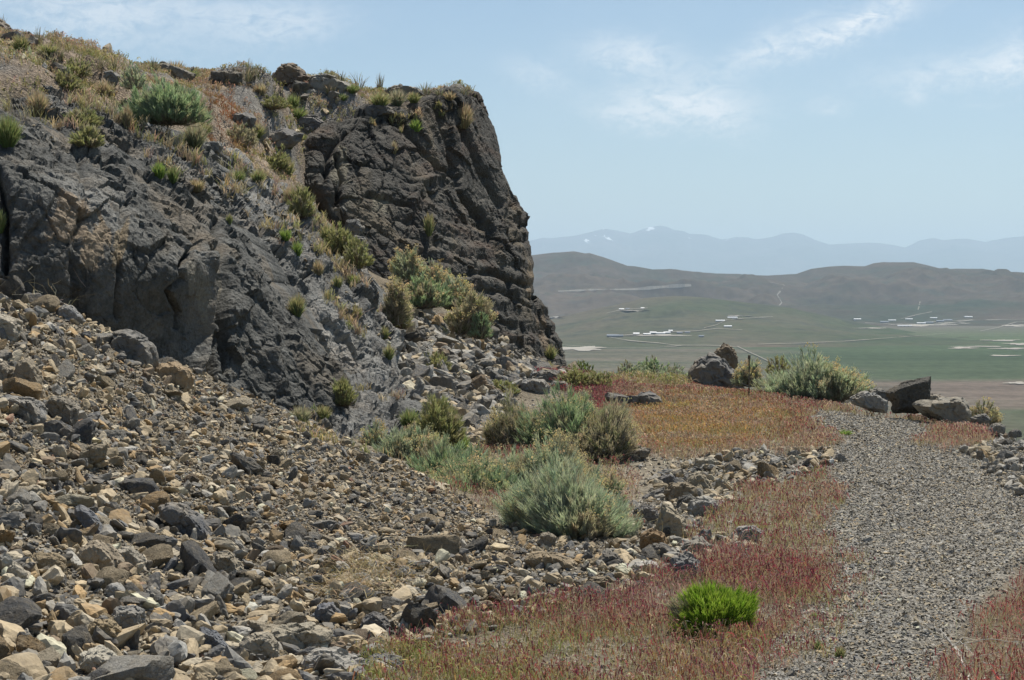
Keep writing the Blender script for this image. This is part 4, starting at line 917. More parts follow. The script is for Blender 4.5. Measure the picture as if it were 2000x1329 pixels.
for lb, pts, colr, dp, sd, kw in [
 ('large pointed grey boulder with ochre stained face at the rim of the grass field', [(1345, 752), (1350, 722), (1365, 700), (1385, 690), (1400, 694), (1430, 722), (1461, 748), (1458, 764), (1420, 766), (1360, 762)], (.17, .165, .155), .8, 3, dict(amp=.9)),
 ('brown craggy rock standing up behind the pointed grey boulder', [(1396, 690), (1402, 684), (1413, 670), (1422, 672), (1437, 684), (1443, 702), (1438, 720), (1410, 720)], (.17, .13, .09), .8, 4, dict(Y=33.4, amp=1.1)),
 ('low flat dark grey rock in the red grass', [(1180, 775), (1186, 768), (1198, 770), (1228, 776), (1250, 778), (1270, 771), (1290, 776), (1293, 792), (1270, 800), (1200, 798)], (.12, .12, .12), .5, 5, dict(amp=1.5)),
 ('tilted black flat topped slab standing on the rim beyond the track', [(1724, 766), (1760, 748), (1786, 742), (1818, 735), (1820, 756), (1818, 778), (1796, 800), (1745, 800)], (.028, .028, .028), .5, 6, dict(amp=.5, mat=M['cliff'])),
 ('rounded tan grey boulder right of the black slab', [(1782, 790), (1800, 781), (1850, 776), (1875, 774), (1890, 790), (1897, 812), (1893, 828), (1850, 826), (1800, 806)], (.22, .205, .17), .8, 7, dict(amp=.9)),
 ('low pale grey boulder between big round shrub and black slab', [(1660, 778), (1675, 768), (1692, 763), (1720, 772), (1736, 784), (1734, 800), (1700, 796), (1665, 788)], (.24, .235, .22), .7, 8, {}),
 ('flat brownish rock low behind the black slab', [(1800, 770), (1822, 768), (1850, 777), (1853, 788), (1800, 790)], (.20, .175, .14), .8, 9, dict(Y=26.6)),
 ('dark low rock behind the pale boulder', [(1688, 768), (1700, 759), (1725, 761), (1740, 766), (1738, 778), (1690, 778)], (.12, .12, .115), .8, 10, dict(Y=28.5)),
 ('small dark rock right of the tan boulder', blob(1915, 832, 42, 26, 11), (.12, .12, .115), .8, 11, {}),
 ('small grey rock at the end of the rim rocks', blob(1947, 848, 38, 24, 12), (.17, .17, .16), .8, 12, {}),
 ('tiny grey rock last on the right rim', blob(1983, 850, 24, 12, 13), (.15, .15, .14), .8, 13, {}),
 ('pale grey boulder half buried at the cliff foot', [(1010, 762), (1015, 745), (1040, 738), (1065, 742), (1076, 755), (1070, 768), (1020, 768)], (.24, .24, .23), .8, 14, {}),
 ('small grey rock right of the half buried pale boulder', [(1075, 752), (1082, 745), (1105, 745), (1112, 754), (1106, 762), (1080, 762)], (.17, .17, .165), .8, 15, {}),
 ('jagged grey rock behind the half buried pale boulder', [(1040, 742), (1052, 726), (1075, 722), (1090, 732), (1095, 745), (1050, 747)], (.14, .14, .135), .8, 16, {}),
 ('dark craggy rock at the skirt of the large dry shrub', [(1210, 902), (1222, 888), (1245, 876), (1262, 872), (1272, 878), (1262, 892), (1235, 904)], (.14, .13, .115), .8, 17, dict(amp=1.6)),
 ('round dark boulder resting against the big dark slab', [(207, 664), (216, 650), (245, 641), (280, 652), (300, 672), (311, 700), (300, 732), (280, 730), (240, 700), (208, 680)], (.13, .13, .125), .8, 18, dict(Y=15.9, amp=.8)),
 ('orange tan block at the foot of the big dark slab', [(303, 720), (312, 710), (345, 708), (372, 720), (379, 738), (374, 756), (340, 750), (305, 738)], (.33, .235, .135), .7, 19, dict(amp=.8)),
 ('pale topped angular rock at the top of the scree', [(108, 616), (112, 602), (128, 595), (142, 596), (166, 620), (150, 628), (115, 626)], (.24, .24, .235), .7, 20, {}),
 ('tall buff block leaning on the scree near the left edge', [(28, 730), (34, 708), (58, 697), (72, 712), (90, 770), (84, 784), (50, 762), (28, 745)], (.27, .225, .16), .7, 21, {}),
 ('rounded buff block cut by the left edge of the photo', [(-25, 740), (-20, 706), (10, 704), (24, 722), (26, 746), (10, 756), (-20, 752)], (.28, .24, .18), .8, 22, {}),
 ('pale buff flat block at the upper left edge', [(-40, 640), (-30, 612), (5, 612), (40, 628), (46, 652), (36, 664), (-20, 654)], (.36, .32, .25), .8, 23, {}),
 ('dull brown angular block below the tall buff block', [(85, 790), (105, 772), (130, 775), (153, 800), (150, 830), (130, 828), (92, 806)], (.16, .145, .12), .8, 24, {}),
 ('grey block left of the dull brown angular block', [(0, 776), (20, 772), (75, 782), (94, 812), (90, 822), (50, 812), (0, 790)], (.18, .18, .175), .8, 25, {}),
 ('shaded brown ledge stone jutting on the left scree', [(148, 905), (160, 880), (182, 868), (210, 868), (208, 894), (190, 905), (155, 920)], (.18, .15, .10), .7, 26, {}),
 ('long blue grey blade of rock lying down the scree', [(146, 990), (158, 986), (180, 1000), (206, 1036), (214, 1054), (196, 1050), (165, 1022), (144, 1005)], (.10, .112, .13), .6, 27, dict(amp=.6)),
 ('large dark blue grey rock in the middle of the scree', [(310, 990), (330, 978), (365, 990), (395, 1015), (414, 1040), (395, 1052), (350, 1030), (315, 1010)], (.075, .085, .10), .8, 28, {}),
 ('big wedge shaped buff and brown block low on the scree', [(150, 1092), (158, 1070), (186, 1052), (215, 1066), (240, 1098), (238, 1118), (205, 1122), (170, 1108)], (.27, .22, .155), .8, 29, {}),
 ('pale buff block right beside the wedge shaped one', [(228, 1072), (255, 1066), (284, 1092), (288, 1108), (262, 1120), (238, 1112)], (.38, .335, .26), .8, 30, {}),
 ('ochre brown block by the lower left corner', [(62, 1106), (72, 1084), (110, 1078), (130, 1092), (132, 1120), (108, 1128), (70, 1118)], (.23, .165, .08), .8, 31, {}),
 ('long pale stone left of the ochre brown block', [(12, 1122), (24, 1094), (45, 1112), (74, 1136), (70, 1148), (40, 1146), (14, 1136)], (.36, .32, .25), .6, 32, {}),
 ('brown grey cube of rock in the lower middle of the scree', [(412, 1100), (424, 1082), (452, 1080), (470, 1100), (476, 1116), (455, 1128), (428, 1120)], (.27, .23, .165), .8, 33, {}),
 ('dark orange pitted rock at the lower left', [(170, 1240), (185, 1210), (215, 1208), (236, 1228), (240, 1256), (222, 1270), (188, 1262)], (.22, .15, .06), .8, 34, dict(amp=1.3)),
 ('grey upright block behind the dark orange rock', [(214, 1210), (225, 1190), (255, 1180), (284, 1192), (286, 1222), (270, 1244), (235, 1240)], (.19, .19, .18), .8, 35, {}),
 ('pale smooth wedge near the bottom left corner', [(145, 1290), (168, 1272), (195, 1266), (225, 1284), (240, 1310), (232, 1326), (195, 1322)], (.38, .35, .28), .8, 36, {}),
 ('slate blue block between pale wedge and long buff slab', [(385, 1235), (392, 1224), (420, 1234), (448, 1262), (444, 1280), (420, 1284), (394, 1264)], (.12, .13, .145), .8, 37, {}),
 ('wide buff grey slab stone at the foot of the scree', [(530, 1236), (560, 1222), (610, 1218), (645, 1232), (655, 1256), (620, 1270), (570, 1282), (545, 1266)], (.29, .26, .195), .7, 38, {}),
 ('pale buff boulder left of the wide slab stone', [(470, 1256), (485, 1240), (525, 1234), (548, 1258), (545, 1280), (510, 1290), (478, 1276)], (.32, .285, .22), .8, 39, {}),
 ('big pale weathered boulder at the bottom edge by the red grass', [(580, 1320), (588, 1290), (625, 1266), (660, 1268), (700, 1290), (716, 1325), (700, 1360), (600, 1360)], (.33, .31, .27), .8, 40, dict(Y=8.05, amp=1.1)),
 ('broad flat buff stone at the bottom edge left of the weathered boulder', [(430, 1340), (450, 1312), (500, 1296), (550, 1308), (560, 1345), (500, 1362)], (.36, .31, .225), .8, 41, dict(Y=7.9)),
 ('dark flat topped rock between weathered boulder and red grass', [(700, 1292), (735, 1278), (785, 1282), (795, 1300), (775, 1345), (715, 1348)], (.12, .125, .13), .7, 42, dict(Y=8.3)),
 ('long pale block pointing into the red grass', [(775, 1222), (790, 1206), (830, 1212), (860, 1232), (856, 1244), (820, 1246), (785, 1234)], (.36, .335, .28), .6, 43, {}),
 ('dark round rock above the long pale block', [(700, 1232), (706, 1208), (728, 1196), (752, 1206), (762, 1226), (750, 1240), (712, 1242)], (.09, .095, .105), .8, 44, {}),
 ('slate rounded rock below the dry weed heap', [(612, 1200), (618, 1182), (650, 1180), (676, 1204), (670, 1222), (630, 1218)], (.12, .13, .15), .8, 45, {}),
 ('long brown block at the toe of the scree', [(1020, 1092), (1040, 1078), (1090, 1082), (1130, 1100), (1128, 1116), (1070, 1114), (1030, 1106)], (.25, .19, .115), .6, 46, {}),
 ('rounded tan grey block on the toe crest', [(1048, 1060), (1055, 1044), (1072, 1038), (1086, 1050), (1086, 1064), (1062, 1070)], (.23, .20, .15), .8, 47, {}),
 ('dark rock on the crest of the toe under the shrub', blob(1010, 1038, 26, 20, 48), (.16, .13, .09), .8, 48, {}),
 ('shaded brown rock half sunk at the berm end', [(1140, 1146), (1152, 1130), (1185, 1128), (1206, 1142), (1204, 1158), (1160, 1160)], (.15, .115, .07), .8, 49, dict(amp=1.1)),
 ('black rock beside the pale flat stone by the berm', [(1166, 1096), (1176, 1080), (1200, 1080), (1216, 1096), (1212, 1110), (1178, 1108)], (.06, .062, .066), .8, 50, {}),
 ('pale whitish flat stone at the berm end', [(1225, 1118), (1240, 1100), (1275, 1094), (1296, 1106), (1290, 1122), (1250, 1126)], (.42, .41, .38), .7, 51, {}),
 ('dark lumpy rock at the inner end of the berm by the shrub', [(1236, 1010), (1240, 992), (1262, 984), (1284, 994), (1290, 1014), (1270, 1026), (1244, 1024)], (.11, .112, .12), .8, 52, dict(amp=1.4)),
 ('tall tan pointed boulder on the berm', [(1278, 1040), (1284, 1010), (1296, 982), (1316, 992), (1340, 1012), (1346, 1040), (1320, 1056), (1290, 1058)], (.31, .265, .185), .8, 53, {}),
 ('rusty brown rock below the tall tan boulder', [(1248, 1060), (1252, 1042), (1275, 1034), (1300, 1044), (1306, 1064), (1286, 1078), (1256, 1074)], (.22, .135, .06), .8, 54, {}),
 ('black jagged rock below the rusty brown one', [(1262, 1084), (1276, 1062), (1296, 1060), (1314, 1076), (1306, 1094), (1274, 1094)], (.06, .065, .072), .8, 55, {}),
 ('pale rounded boulder on the outer side of the berm', [(1340, 994), (1348, 978), (1375, 970), (1398, 978), (1404, 994), (1385, 1008), (1350, 1010)], (.30, .29, .26), .8, 56, {}),
 ('brown square boulder in the middle of the berm', [(1300, 962), (1310, 944), (1340, 940), (1362, 952), (1360, 974), (1330, 982), (1306, 978)], (.20, .16, .105), .8, 57, {}),
 ('tan peaked boulder with dry stalks on the berm', [(1334, 952), (1346, 928), (1366, 920), (1386, 936), (1394, 954), (1370, 966), (1342, 962)], (.30, .255, .18), .8, 58, {}),
 ('blue black rounded rock on the inner side of the berm', [(1283, 948), (1288, 932), (1310, 924), (1324, 934), (1318, 948), (1292, 954)], (.09, .096, .11), .8, 59, {}),
 ('flat dark rock lying in front of the blue black one', [(1252, 972), (1275, 960), (1296, 952), (1302, 966), (1280, 980), (1262, 980)], (.12, .122, .125), .7, 60, {}),
 ('black flat rock wedged between the berm boulders', [(1318, 990), (1326, 972), (1350, 966), (1364, 976), (1348, 996), (1326, 1000)], (.07, .075, .075), .8, 61, {}),
 ('pale flat topped block at the far end of the berm', [(1354, 908), (1360, 896), (1390, 894), (1404, 902), (1398, 914), (1364, 916)], (.33, .30, .235), .7, 62, {}),
 ('dark slate point of rock at the far end of the berm', [(1421, 908), (1430, 892), (1442, 902), (1442, 912), (1424, 914)], (.07, .075, .09), .8, 63, {}),
 ('folded grey boulder with light veins at the red grass edge', [(1298, 1122), (1310, 1092), (1340, 1076), (1362, 1090), (1376, 1116), (1364, 1142), (1330, 1146), (1306, 1140)], (.19, .19, .185), .8, 64, dict(amp=1.6)),
 ('wide tan grey boulder behind the folded one', [(1320, 1082), (1336, 1062), (1368, 1048), (1388, 1062), (1400, 1084), (1370, 1092), (1334, 1090)], (.19, .18, .155), .8, 65, {}),
 ('reddish brown stone at the left rim of the gravel track', blob(1612, 912, 24, 17, 66), (.20, .125, .075), .8, 66, {}),
 ('flat grey stone on the shoulder of the track', [(1430, 1046), (1442, 1030), (1476, 1026), (1494, 1038), (1480, 1056), (1444, 1058)], (.26, .25, .235), .7, 67, {}),
 ('flat pinkish stone in the dusty red grass', [(1500, 1016), (1515, 1002), (1530, 1006), (1522, 1016)], (.33, .25, .19), .7, 68, {}),
 ('dark box shaped rock standing against the sky on the hilltop', [(411, 166), (413, 140), (420, 138), (448, 147), (475, 142), (475, 164), (450, 170)], (.060, .060, .056), .6, 69, dict(Y=36.5, amp=.8)),
 ('brown domed rock against the sky on the hilltop', [(524, 160), (532, 142), (548, 130), (570, 126), (590, 136), (603, 150), (596, 162), (540, 166)], (.15, .115, .085), .8, 70, dict(Y=41.0)),
 ('brown rock mass on the skyline at the upper left corner', [(-60, 80), (-50, 20), (-10, 30), (10, 42), (26, 58), (36, 78), (30, 90), (-20, 92)], (.13, .115, .10), .8, 71, dict(Y=33.0)),
 ('low brown skyline rock behind the round green shrub', [(284, 138), (300, 128), (322, 126), (345, 133), (362, 135), (384, 146), (370, 156), (300, 152)], (.15, .14, .12), .8, 72, dict(Y=36.0)),
 ('small grey rock left of the round green shrub', [(198, 152), (205, 140), (222, 138), (236, 150), (232, 160), (204, 160)], (.20, .20, .19), .8, 73, {}),
 ('pale grey rock swell on the grassy hilltop near the skyline', [(595, 168), (608, 150), (640, 148), (676, 160), (696, 172), (680, 188), (620, 188)], (.24, .235, .215), .8, 74, {}),
 ('flat rock with grass on the skyline left of the cliff top', [(752, 178), (775, 168), (800, 168), (828, 178), (836, 186), (780, 190)], (.20, .19, .17), .8, 75, {}),
 ('dark rock hump on the shoulder of the cliff', [(705, 214), (722, 206), (745, 204), (765, 210), (772, 222), (735, 228), (710, 226)], (.10, .10, .10), .8, 76, {}),
 ('low grey rock ledge amid the red hilltop grass', [(430, 236), (445, 224), (480, 222), (500, 232), (490, 246), (445, 246)], (.17, .165, .155), .8, 77, {}),
 ('jagged grey ledge left of the cliff shoulder', [(560, 240), (580, 226), (620, 228), (640, 240), (620, 256), (572, 254)], (.16, .155, .15), .8, 78, {}),
 ('tilted rock plate on the hill slope above the cliff corner', [(500, 280), (520, 262), (560, 252), (590, 262), (580, 284), (530, 298), (505, 296)], (.15, .145, .14), .8, 79, {}),
 ('pale boulder cluster stone between slab and cliff', [(640, 420), (650, 404), (672, 402), (686, 416), (680, 430), (650, 432)], (.16, .155, .14), .8, 80, {}),
 ('rounded grey boulder wedged at the top of the gully', [(668, 450), (676, 432), (700, 428), (712, 446), (706, 462), (680, 464)], (.15, .15, .145), .8, 81, {}),
 ('rounded boulder lower in the crack beside the cliff', [(684, 478), (694, 462), (712, 464), (720, 478), (712, 492), (692, 492)], (.14, .14, .135), .8, 82, {}),
 ('grey stone on the shelf below the round green shrub', [(402, 286), (408, 278), (430, 276), (438, 286), (430, 294), (408, 294)], (.20, .20, .19), .8, 83, {}),
]:
    outline_rock(lb, pts, tuple(colr), dp, sd, **kw)
# ------------------------------------------------------------ plants
def ribbons(P0, P1, P2, w0, w1, w2, c0, c1, c2):
    """thin two-segment blades; every argument is an array with one row per blade"""
    n = len(P0); d = P2 - P0
    a = rng.uniform(0, np.pi, n); side = np.stack([np.cos(a), np.sin(a) * .55, rng.normal(0, .25, n)], -1)
    side -= d * ((side * d).sum(1) / ((d * d).sum(1) + 1e-12))[:, None]; side /= np.linalg.norm(side, axis=1, keepdims=True) + 1e-9
    V = np.stack([P0 - side * w0[:, None] / 2, P0 + side * w0[:, None] / 2, P1 - side * w1[:, None] / 2, P1 + side * w1[:, None] / 2, P2 - side * w2[:, None] / 2, P2 + side * w2[:, None] / 2], 1).reshape(-1, 3)
    b = (np.arange(n) * 6)[:, None]; F = np.concatenate([b + [0, 1, 3, 2], b + [2, 3, 5, 4]])
    C = np.stack([c0, c0, c1, c1, c2, c2], 1).reshape(-1, 3)
    return V, F, C
class Bag:
    def __init__(s): s.V, s.F, s.C, s.o = [], [], [], 0
    def add(s, V, F, C): s.V.append(V); s.F.append(F + s.o); s.C.append(C); s.o += len(V)
    def build(s, name, mat, parent=None, origin=None):
        V = np.concatenate(s.V)
        if origin is not None: V = V - origin
        return npmesh(name, V, np.concatenate(s.F), mat, col=np.clip(np.concatenate(s.C), .003, .9), parent=parent)
def vary(c, n, s=.18, hue=.06):
    c = np.asarray(c, float); c = np.tile(c, (n, 1)) if c.ndim == 1 else c
    return c * np.exp(rng.normal(0, s, (n, 1)) + rng.normal(0, hue, (n, 3)))

PX = 3.2e-4 * 1.65      # one pixel of the render per metre of distance
STY = {  # foliage colour, tip colour, stem colour, flower share, sliver spread
 'blue':  ((.34, .40, .32), (.48, .52, .42), (.24, .215, .175), .20, .38),
 'bluegreen': ((.25, .34, .23), (.38, .455, .32), (.19, .17, .13), .08, .36),
 'green': ((.14, .20, .075), (.24, .29, .12), (.16, .13, .08), .0, .40),
 'olive': ((.26, .275, .14), (.40, .385, .235), (.18, .15, .10), .05, .42),
 'dry':   ((.36, .33, .265), (.45, .41, .33), (.27, .24, .20), .12, .55),
 'bright': ((.17, .29, .03), (.34, .44, .10), (.14, .19, .05), .0, .34)}
def hit_low(px, py):
    q = py
    while q < py + 300:
        h, n = hit(px, q)
        if h is not None and h.y < 60: return h, n
        q += 3
    return None, None
def shrub(px, py, wpx, hpx, label, sty='blue', Y=None, flowers=None, cat='shrub', name='shrub', lean=(0, 0), dry_side=0.0, seed=None, dens=1.0, base=.16):
    if Y is None:
        h, _ = hit_low(px, py)
        if h is None: return
        pos = np.array(h)
    else: pos = P(px, py, Y)
    Y = pos[1]; W = wpx * Y / FPX; H = hpx * Y / FPX; D = W * .85
    fol, tip, stem, fl, spread = STY[sty]; fl = fl if flowers is None else flowers
    N = int(dens * max(60, wpx * hpx / 15)); px1 = Y * PX
    u = rng.random(N); an = rng.uniform(0, 2 * np.pi, N)
    el = np.arcsin(np.clip(.01 + .99 * u ** 1.35, 0, 1)); rr = rng.uniform(.35, 1.0, N) ** .45
    dirs = np.stack([np.cos(an) * np.cos(el), np.sin(an) * np.cos(el), np.sin(el)], -1)
    lob = 1 + .30 * fbm(dirs + pos, 1.7, 2, 91) + .20 * fbm(dirs + pos, 4.2, 2, 92)
    rad = (rr * lob)[:, None] * np.array([W / 2, D / 2, H * .92])
    low = np.clip(1 - np.abs(dirs[:, 2]) * 1.0, 0, 1)[:, None]
    nl = 1 if wpx < 75 or sty == 'bright' else int(3 + wpx // 55)
    if nl > 1:
        la = rng.uniform(0, 2 * np.pi, nl); lr = rng.uniform(.10, .30, nl) * W; lc = np.stack([np.cos(la) * lr + rng.normal(0, .05 * W, nl), np.sin(la) * lr * .8, 0 * la], -1); lc[0] *= .2
        sc_ = rng.uniform(.55, .80, nl); lh = rng.uniform(.6, 1.0, nl) * (1 - .35 * lr / (.5 * W)); lh[0] = 1.0; which = rng.choice(nl, N, p=sc_ ** 2 / (sc_ ** 2).sum())
        rad = rad * np.stack([sc_[which], sc_[which], lh[which]], -1) + lc[which]
    else: rad = rad * 1.0
    T = pos + (dirs * rad if nl == 1 else dirs * (rad - lc[which]) + lc[which]) + np.array([0, 0, H * .08]) + np.array([lean[0] * W, 0, 0]) * dirs[:, 2:3]
    L = np.clip(.095 * H, .03, .09); 
    root = empty(name, tuple(pos)); tag(root, label, cat)
    # woody stems
    ns = int(N * .55); s = rng.choice(N, ns, replace=False); B0 = pos + np.stack([rng.normal(0, base * W * .35, ns), rng.normal(0, base * D * .35, ns), np.full(ns, -.02)], -1)
    mid = B0 * .5 + T[s] * .5 + np.array([0, 0, -.06 * H]) + (T[s] - pos) * np.array([.10, .10, 0]) + rng.normal(0, .025 * W, (ns, 3))
    cs = vary(stem, ns, .25); w = np.full(ns, max(.0035, px1 * .75)) * rng.uniform(.6, 1.2, ns)
    bag = Bag(); bag.add(*ribbons(B0, mid, T[s], w * 1.6, w, w * .6, cs * .8, cs, cs * 1.1)); bag.build('stems', M['twig'], root, pos)
    # leafy wands: bundles of fine slivers
    m = 16 if wpx > 60 else 11; n = N * m; k = np.repeat(np.arange(N), m)
    out = dirs * np.array([1, 1, .6]) + np.array([lean[0], 0, .75]) + rng.normal(0, .12, (N, 3)); out /= np.linalg.norm(out, axis=1, keepdims=True)
    d = out[k] + rng.normal(0, spread, (n, 3)) * .75; d /= np.linalg.norm(d, axis=1, keepdims=True)
    l = L * rng.uniform(.5, 1.5, n); Q0 = T[k] - out[k] * (L * rng.uniform(0, 1.7, n))[:, None] + rng.normal(0, .12 * L, (n, 3))
    Q1 = Q0 + d * (l * .55)[:, None]; Q2 = Q0 + (d + out[k] * .25) * l[:, None]
    patch_ = fbm(T * np.array([1, 1, 1]), 3.5 / max(W, .25), 3, 95) + .12 * rng.normal(size=N)
    dryw = sstep(patch_ + dry_side * ((T[:, 0] - pos[0]) / W * 2) + (.3 if sty == 'dry' else -.12) - .35 * dirs[:, 2] * 0, .02, .35)
    dc = np.array(STY['dry'][0]); cf = np.array(fol) * (1 - dryw[:, None]) + dc * dryw[:, None] * 1.0
    ct = np.array(tip) * (1 - dryw[:, None]) + dc * dryw[:, None] * 1.15
    if sty == 'dry': cf = np.where(rng.random((N, 1)) < .2, np.array([.17, .19, .11]), cf)
    cf = vary(cf, N, .16, .05); ct = vary(ct, N, .16, .05)
    wv = np.full(n, max(.0026, px1 * .6)) * rng.uniform(.6, 1.25, n)
    bag = Bag(); bag.add(*ribbons(Q0, Q1, Q2, wv * .8, wv, wv * .25, cf[k] * .85, cf[k], ct[k])); bag.build('foliage', M['leaf'], root, pos)
    # seed heads: small crumbly clusters
    if fl > 0:
        pick = np.where((dirs[:, 2] > .25) & (rr > .78) & (fbm(T, 2.6 / max(W, .3), 2, 99) + rng.normal(0, .18, N) > .32 - fl))[0]
        if len(pick) > 40:
            q = 16; kk = np.repeat(pick, q); n2 = len(kk); cc = vary((.50, .42, .27), len(pick), .15)[np.repeat(np.arange(len(pick)), q)]
            c0 = T[kk] + out[kk] * L * 1.0 + rng.normal(0, .22 * L + .008, (n2, 3)); dd = rng.normal(size=(n2, 3)); dd[:, 2] = np.abs(dd[:, 2]); dd /= np.linalg.norm(dd, axis=1, keepdims=True)
            s_ = np.full(n2, max(.010, px1 * 1.3)) * rng.uniform(.6, 1.2, n2)
            bag = Bag(); bag.add(*ribbons(c0, c0 + dd * s_[:, None] * .6, c0 + dd * s_[:, None] * 1.2, s_ * .4, s_ * .8, s_ * .3, cc * .9, cc, cc * 1.1)); bag.build('seed_heads', M['leaf'], root, pos)
    return root
def tuft(px, py, wpx, hpx, label, c0=(.14, .17, .06), c1=(.27, .25, .13), Y=None, n=None, group=None, cat='grass tuft', stiff=.5, name='grass_tuft'):
    if Y is None:
        h, _ = hit_low(px, py)
        if h is None: return
        pos = np.array(h)
    else: pos = P(px, py, Y)
    Y = pos[1]; W = wpx * Y / FPX; H = hpx * Y / FPX; n = n or int(np.clip(wpx * hpx / 2.4, 90, 1800)); px1 = Y * PX
    a = rng.uniform(0, 2 * np.pi, n); r = np.sqrt(rng.random(n)); o = np.stack([np.cos(a) * r, np.sin(a) * r, 0 * r], -1)
    P0 = pos + o * np.array([W * .2, W * .2, 0]) + np.array([0, 0, -.02])
    h = H * rng.uniform(.25, 1.1, n) ** .8 * (1 - .35 * r ** 2); tip = pos + o * np.array([W * .52, W * .52, 0]) + rng.normal(0, .11 * W, (n, 3)); tip[:, 2] = pos[2] + h
    mid = P0 * stiff + tip * (1 - stiff); mid[:, 2] = pos[2] + h * .62
    base_ = pos + o * np.array([W * .2, W * .2, 0])
    w = np.full(n, max(.0025, px1 * .5)) * rng.uniform(.6, 1.2, n); k0 = vary(c0, n, .28, .08); k1 = vary(c1, n, .28, .1)
    V, F, C = ribbons(P0, mid, tip, w, w, w * .3, k0 * .8, k0, k1)
    o_ = npmesh(name, V - pos, F, M['grass'], col=np.clip(C, .003, .9)); o_.location = tuple(pos); tag(o_, label, cat, group); return o_

for a in [
 (1100, 1042, 262, 140, 'large grey green shrub with straw coloured seed heads in front of the hollow', 'blue', dict(dry_side=.25, flowers=.22, dens=1.4)),
 (1075, 985, 210, 118, 'grey green shrub crowned with pale seed heads behind the large flowering one', 'blue', dict(flowers=.24, dens=1.3, Y=16.8)),
 (1190, 1008, 80, 90, 'small green shrub at the right flank of the large flowering one', 'bluegreen', dict(flowers=.15)),
 (935, 1018, 190, 120, 'fresh green shrub squeezed between scree crest and large flowering shrub', 'bluegreen', dict(Y=15.6, flowers=.1)),
 (862, 972, 180, 115, 'leafy green shrub half hidden by the scree crest', 'bluegreen', dict(Y=16.9, flowers=.08)),
 (785, 930, 150, 100, 'blue green shrub at the left end of the hollow', 'blue', dict(Y=17.9, flowers=.1)),
 (915, 985, 150, 112, 'soft green shrub between the leafy one and the large flowering shrub', 'bluegreen', dict(Y=16.3, flowers=.12)),
 (828, 925, 130, 90, 'silvery low shrub between the small dark outcrop and the scree crest', 'blue', dict(Y=17.9, flowers=.15)),
 (985, 975, 130, 95, 'low silvery shrub just left of the seed crowned shrubs', 'blue', dict(Y=17.0, flowers=.1)),
 (735, 890, 80, 70, 'twiggy pale shrub at the upper left of the hollow', 'blue', dict(Y=18.6)),
 (920, 925, 90, 60, 'dull grey green shrub in the middle of the hollow', 'blue', dict(Y=18.0)),
 (1105, 892, 190, 132, 'tall green centre shrub of the big clump below the gully', 'bluegreen', dict(flowers=.12, dens=1.2, Y=19.3)),
 (1025, 900, 165, 120, 'grey dry shrub at the left of the big clump', 'dry', dict(flowers=.2, lean=(-.15, 0), Y=19.6)),
 (1172, 902, 175, 122, 'grey dry shrub at the right of the big clump', 'dry', dict(flowers=.05, lean=(.18, 0), Y=19.0)),
 (1130, 835, 110, 70, 'blue green shrub peeping out behind the big clump', 'blue', dict(flowers=.22, Y=20.6)),
 (1595, 778, 210, 95, 'big dome shaped green shrub on the rim with pale seed heads', 'blue', dict(flowers=.22, dens=1.3, Y=29.0)),
 (1468, 752, 78, 56, 'green shrub between pointed boulder and dome shaped shrub', 'blue', dict(Y=31.4, base=.5)),
 (1522, 735, 60, 38, 'yellow green shrub behind the dome shaped shrub', 'olive', dict(Y=32.5)),
 (1270, 738, 75, 42, 'green shrub in the middle of the skyline row', 'bluegreen', dict(Y=36.2)),
 (1225, 742, 66, 34, 'blue green shrub at the left of the skyline row', 'blue', dict(Y=36.0)),
 (1318, 742, 60, 32, 'grey green shrub at the right of the skyline row', 'blue', dict(Y=35.2)),
 (1258, 752, 60, 34, 'small pale green shrub in front of the skyline row', 'blue', dict(Y=34.6)),
 (1300, 752, 56, 28, 'low grey green shrub in front of the row near the boulder', 'blue', dict(Y=34.0)),
 (1137, 728, 52, 26, 'dark green round shrub beside the cliff foot', 'green', dict(Y=39.6)),
 (1918, 842, 70, 52, 'pale straw shrub on the drop behind the rim rocks', 'dry', dict(Y=25.2, flowers=.5)),
 (1395, 1238, 165, 95, 'vivid lime green bush alone in the red grass', 'bright', dict(dens=1.5)),
 (325, 240, 155, 95, 'round green shrub with bare brown lower stems on the rock ledge', 'bluegreen', dict(Y=24.9, flowers=0, dens=1.5)),
 (262, 172, 60, 46, 'small blue green shrub on the skyline behind the round green one', 'blue', dict(Y=29, flowers=0)),
 (8, 178, 52, 46, 'green shrub cut by the left edge of the photo', 'bluegreen', dict(Y=24.5, flowers=0)),
 (48, 162, 88, 62, 'pale grey green shrub near the upper left corner', 'blue', dict(Y=26.5, flowers=0)),
 (92, 138, 50, 40, 'greyish dry shrub on the slope above the ledge', 'dry', dict(Y=29.5)),
 (470, 284, 70, 44, 'half dead grey shrub in the hilltop hollow', 'dry', dict(flowers=0)),
 (800, 560, 70, 72, 'tall stalky shrub with yellow seed heads under the cliff', 'blue', dict(flowers=.5, Y=34.8)),
 (848, 572, 60, 66, 'upright shrub with seed heads in the middle under the cliff', 'blue', dict(flowers=.45, Y=34.6)),
 (825, 600, 110, 66, 'green leafy shrub at the left of the cliff foot clump', 'bluegreen', dict(flowers=.1, Y=33.4)),
 (886, 604, 80, 72, 'flower topped shrub in the cliff foot clump', 'blue', dict(flowers=.5, Y=33.8)),
 (905, 650, 105, 80, 'grey leaning dry shrub of the cliff foot clump', 'dry', dict(flowers=.25, lean=(.2, 0), Y=32.8)),
 (938, 660, 50, 52, 'green shrub at the lower right of the cliff foot clump', 'bluegreen', dict(flowers=.3, Y=32.6)),
 (765, 632, 80, 92, 'grey dry shrub hanging over the edge of the pale slab', 'dry', dict(flowers=.2, lean=(.15, 0), Y=28.4)),
 (786, 640, 40, 44, 'yellowish green shrub at the tip of the hanging dry one', 'olive', dict(flowers=.4, Y=28.8))]:
    shrub(*a[:6], **a[6])

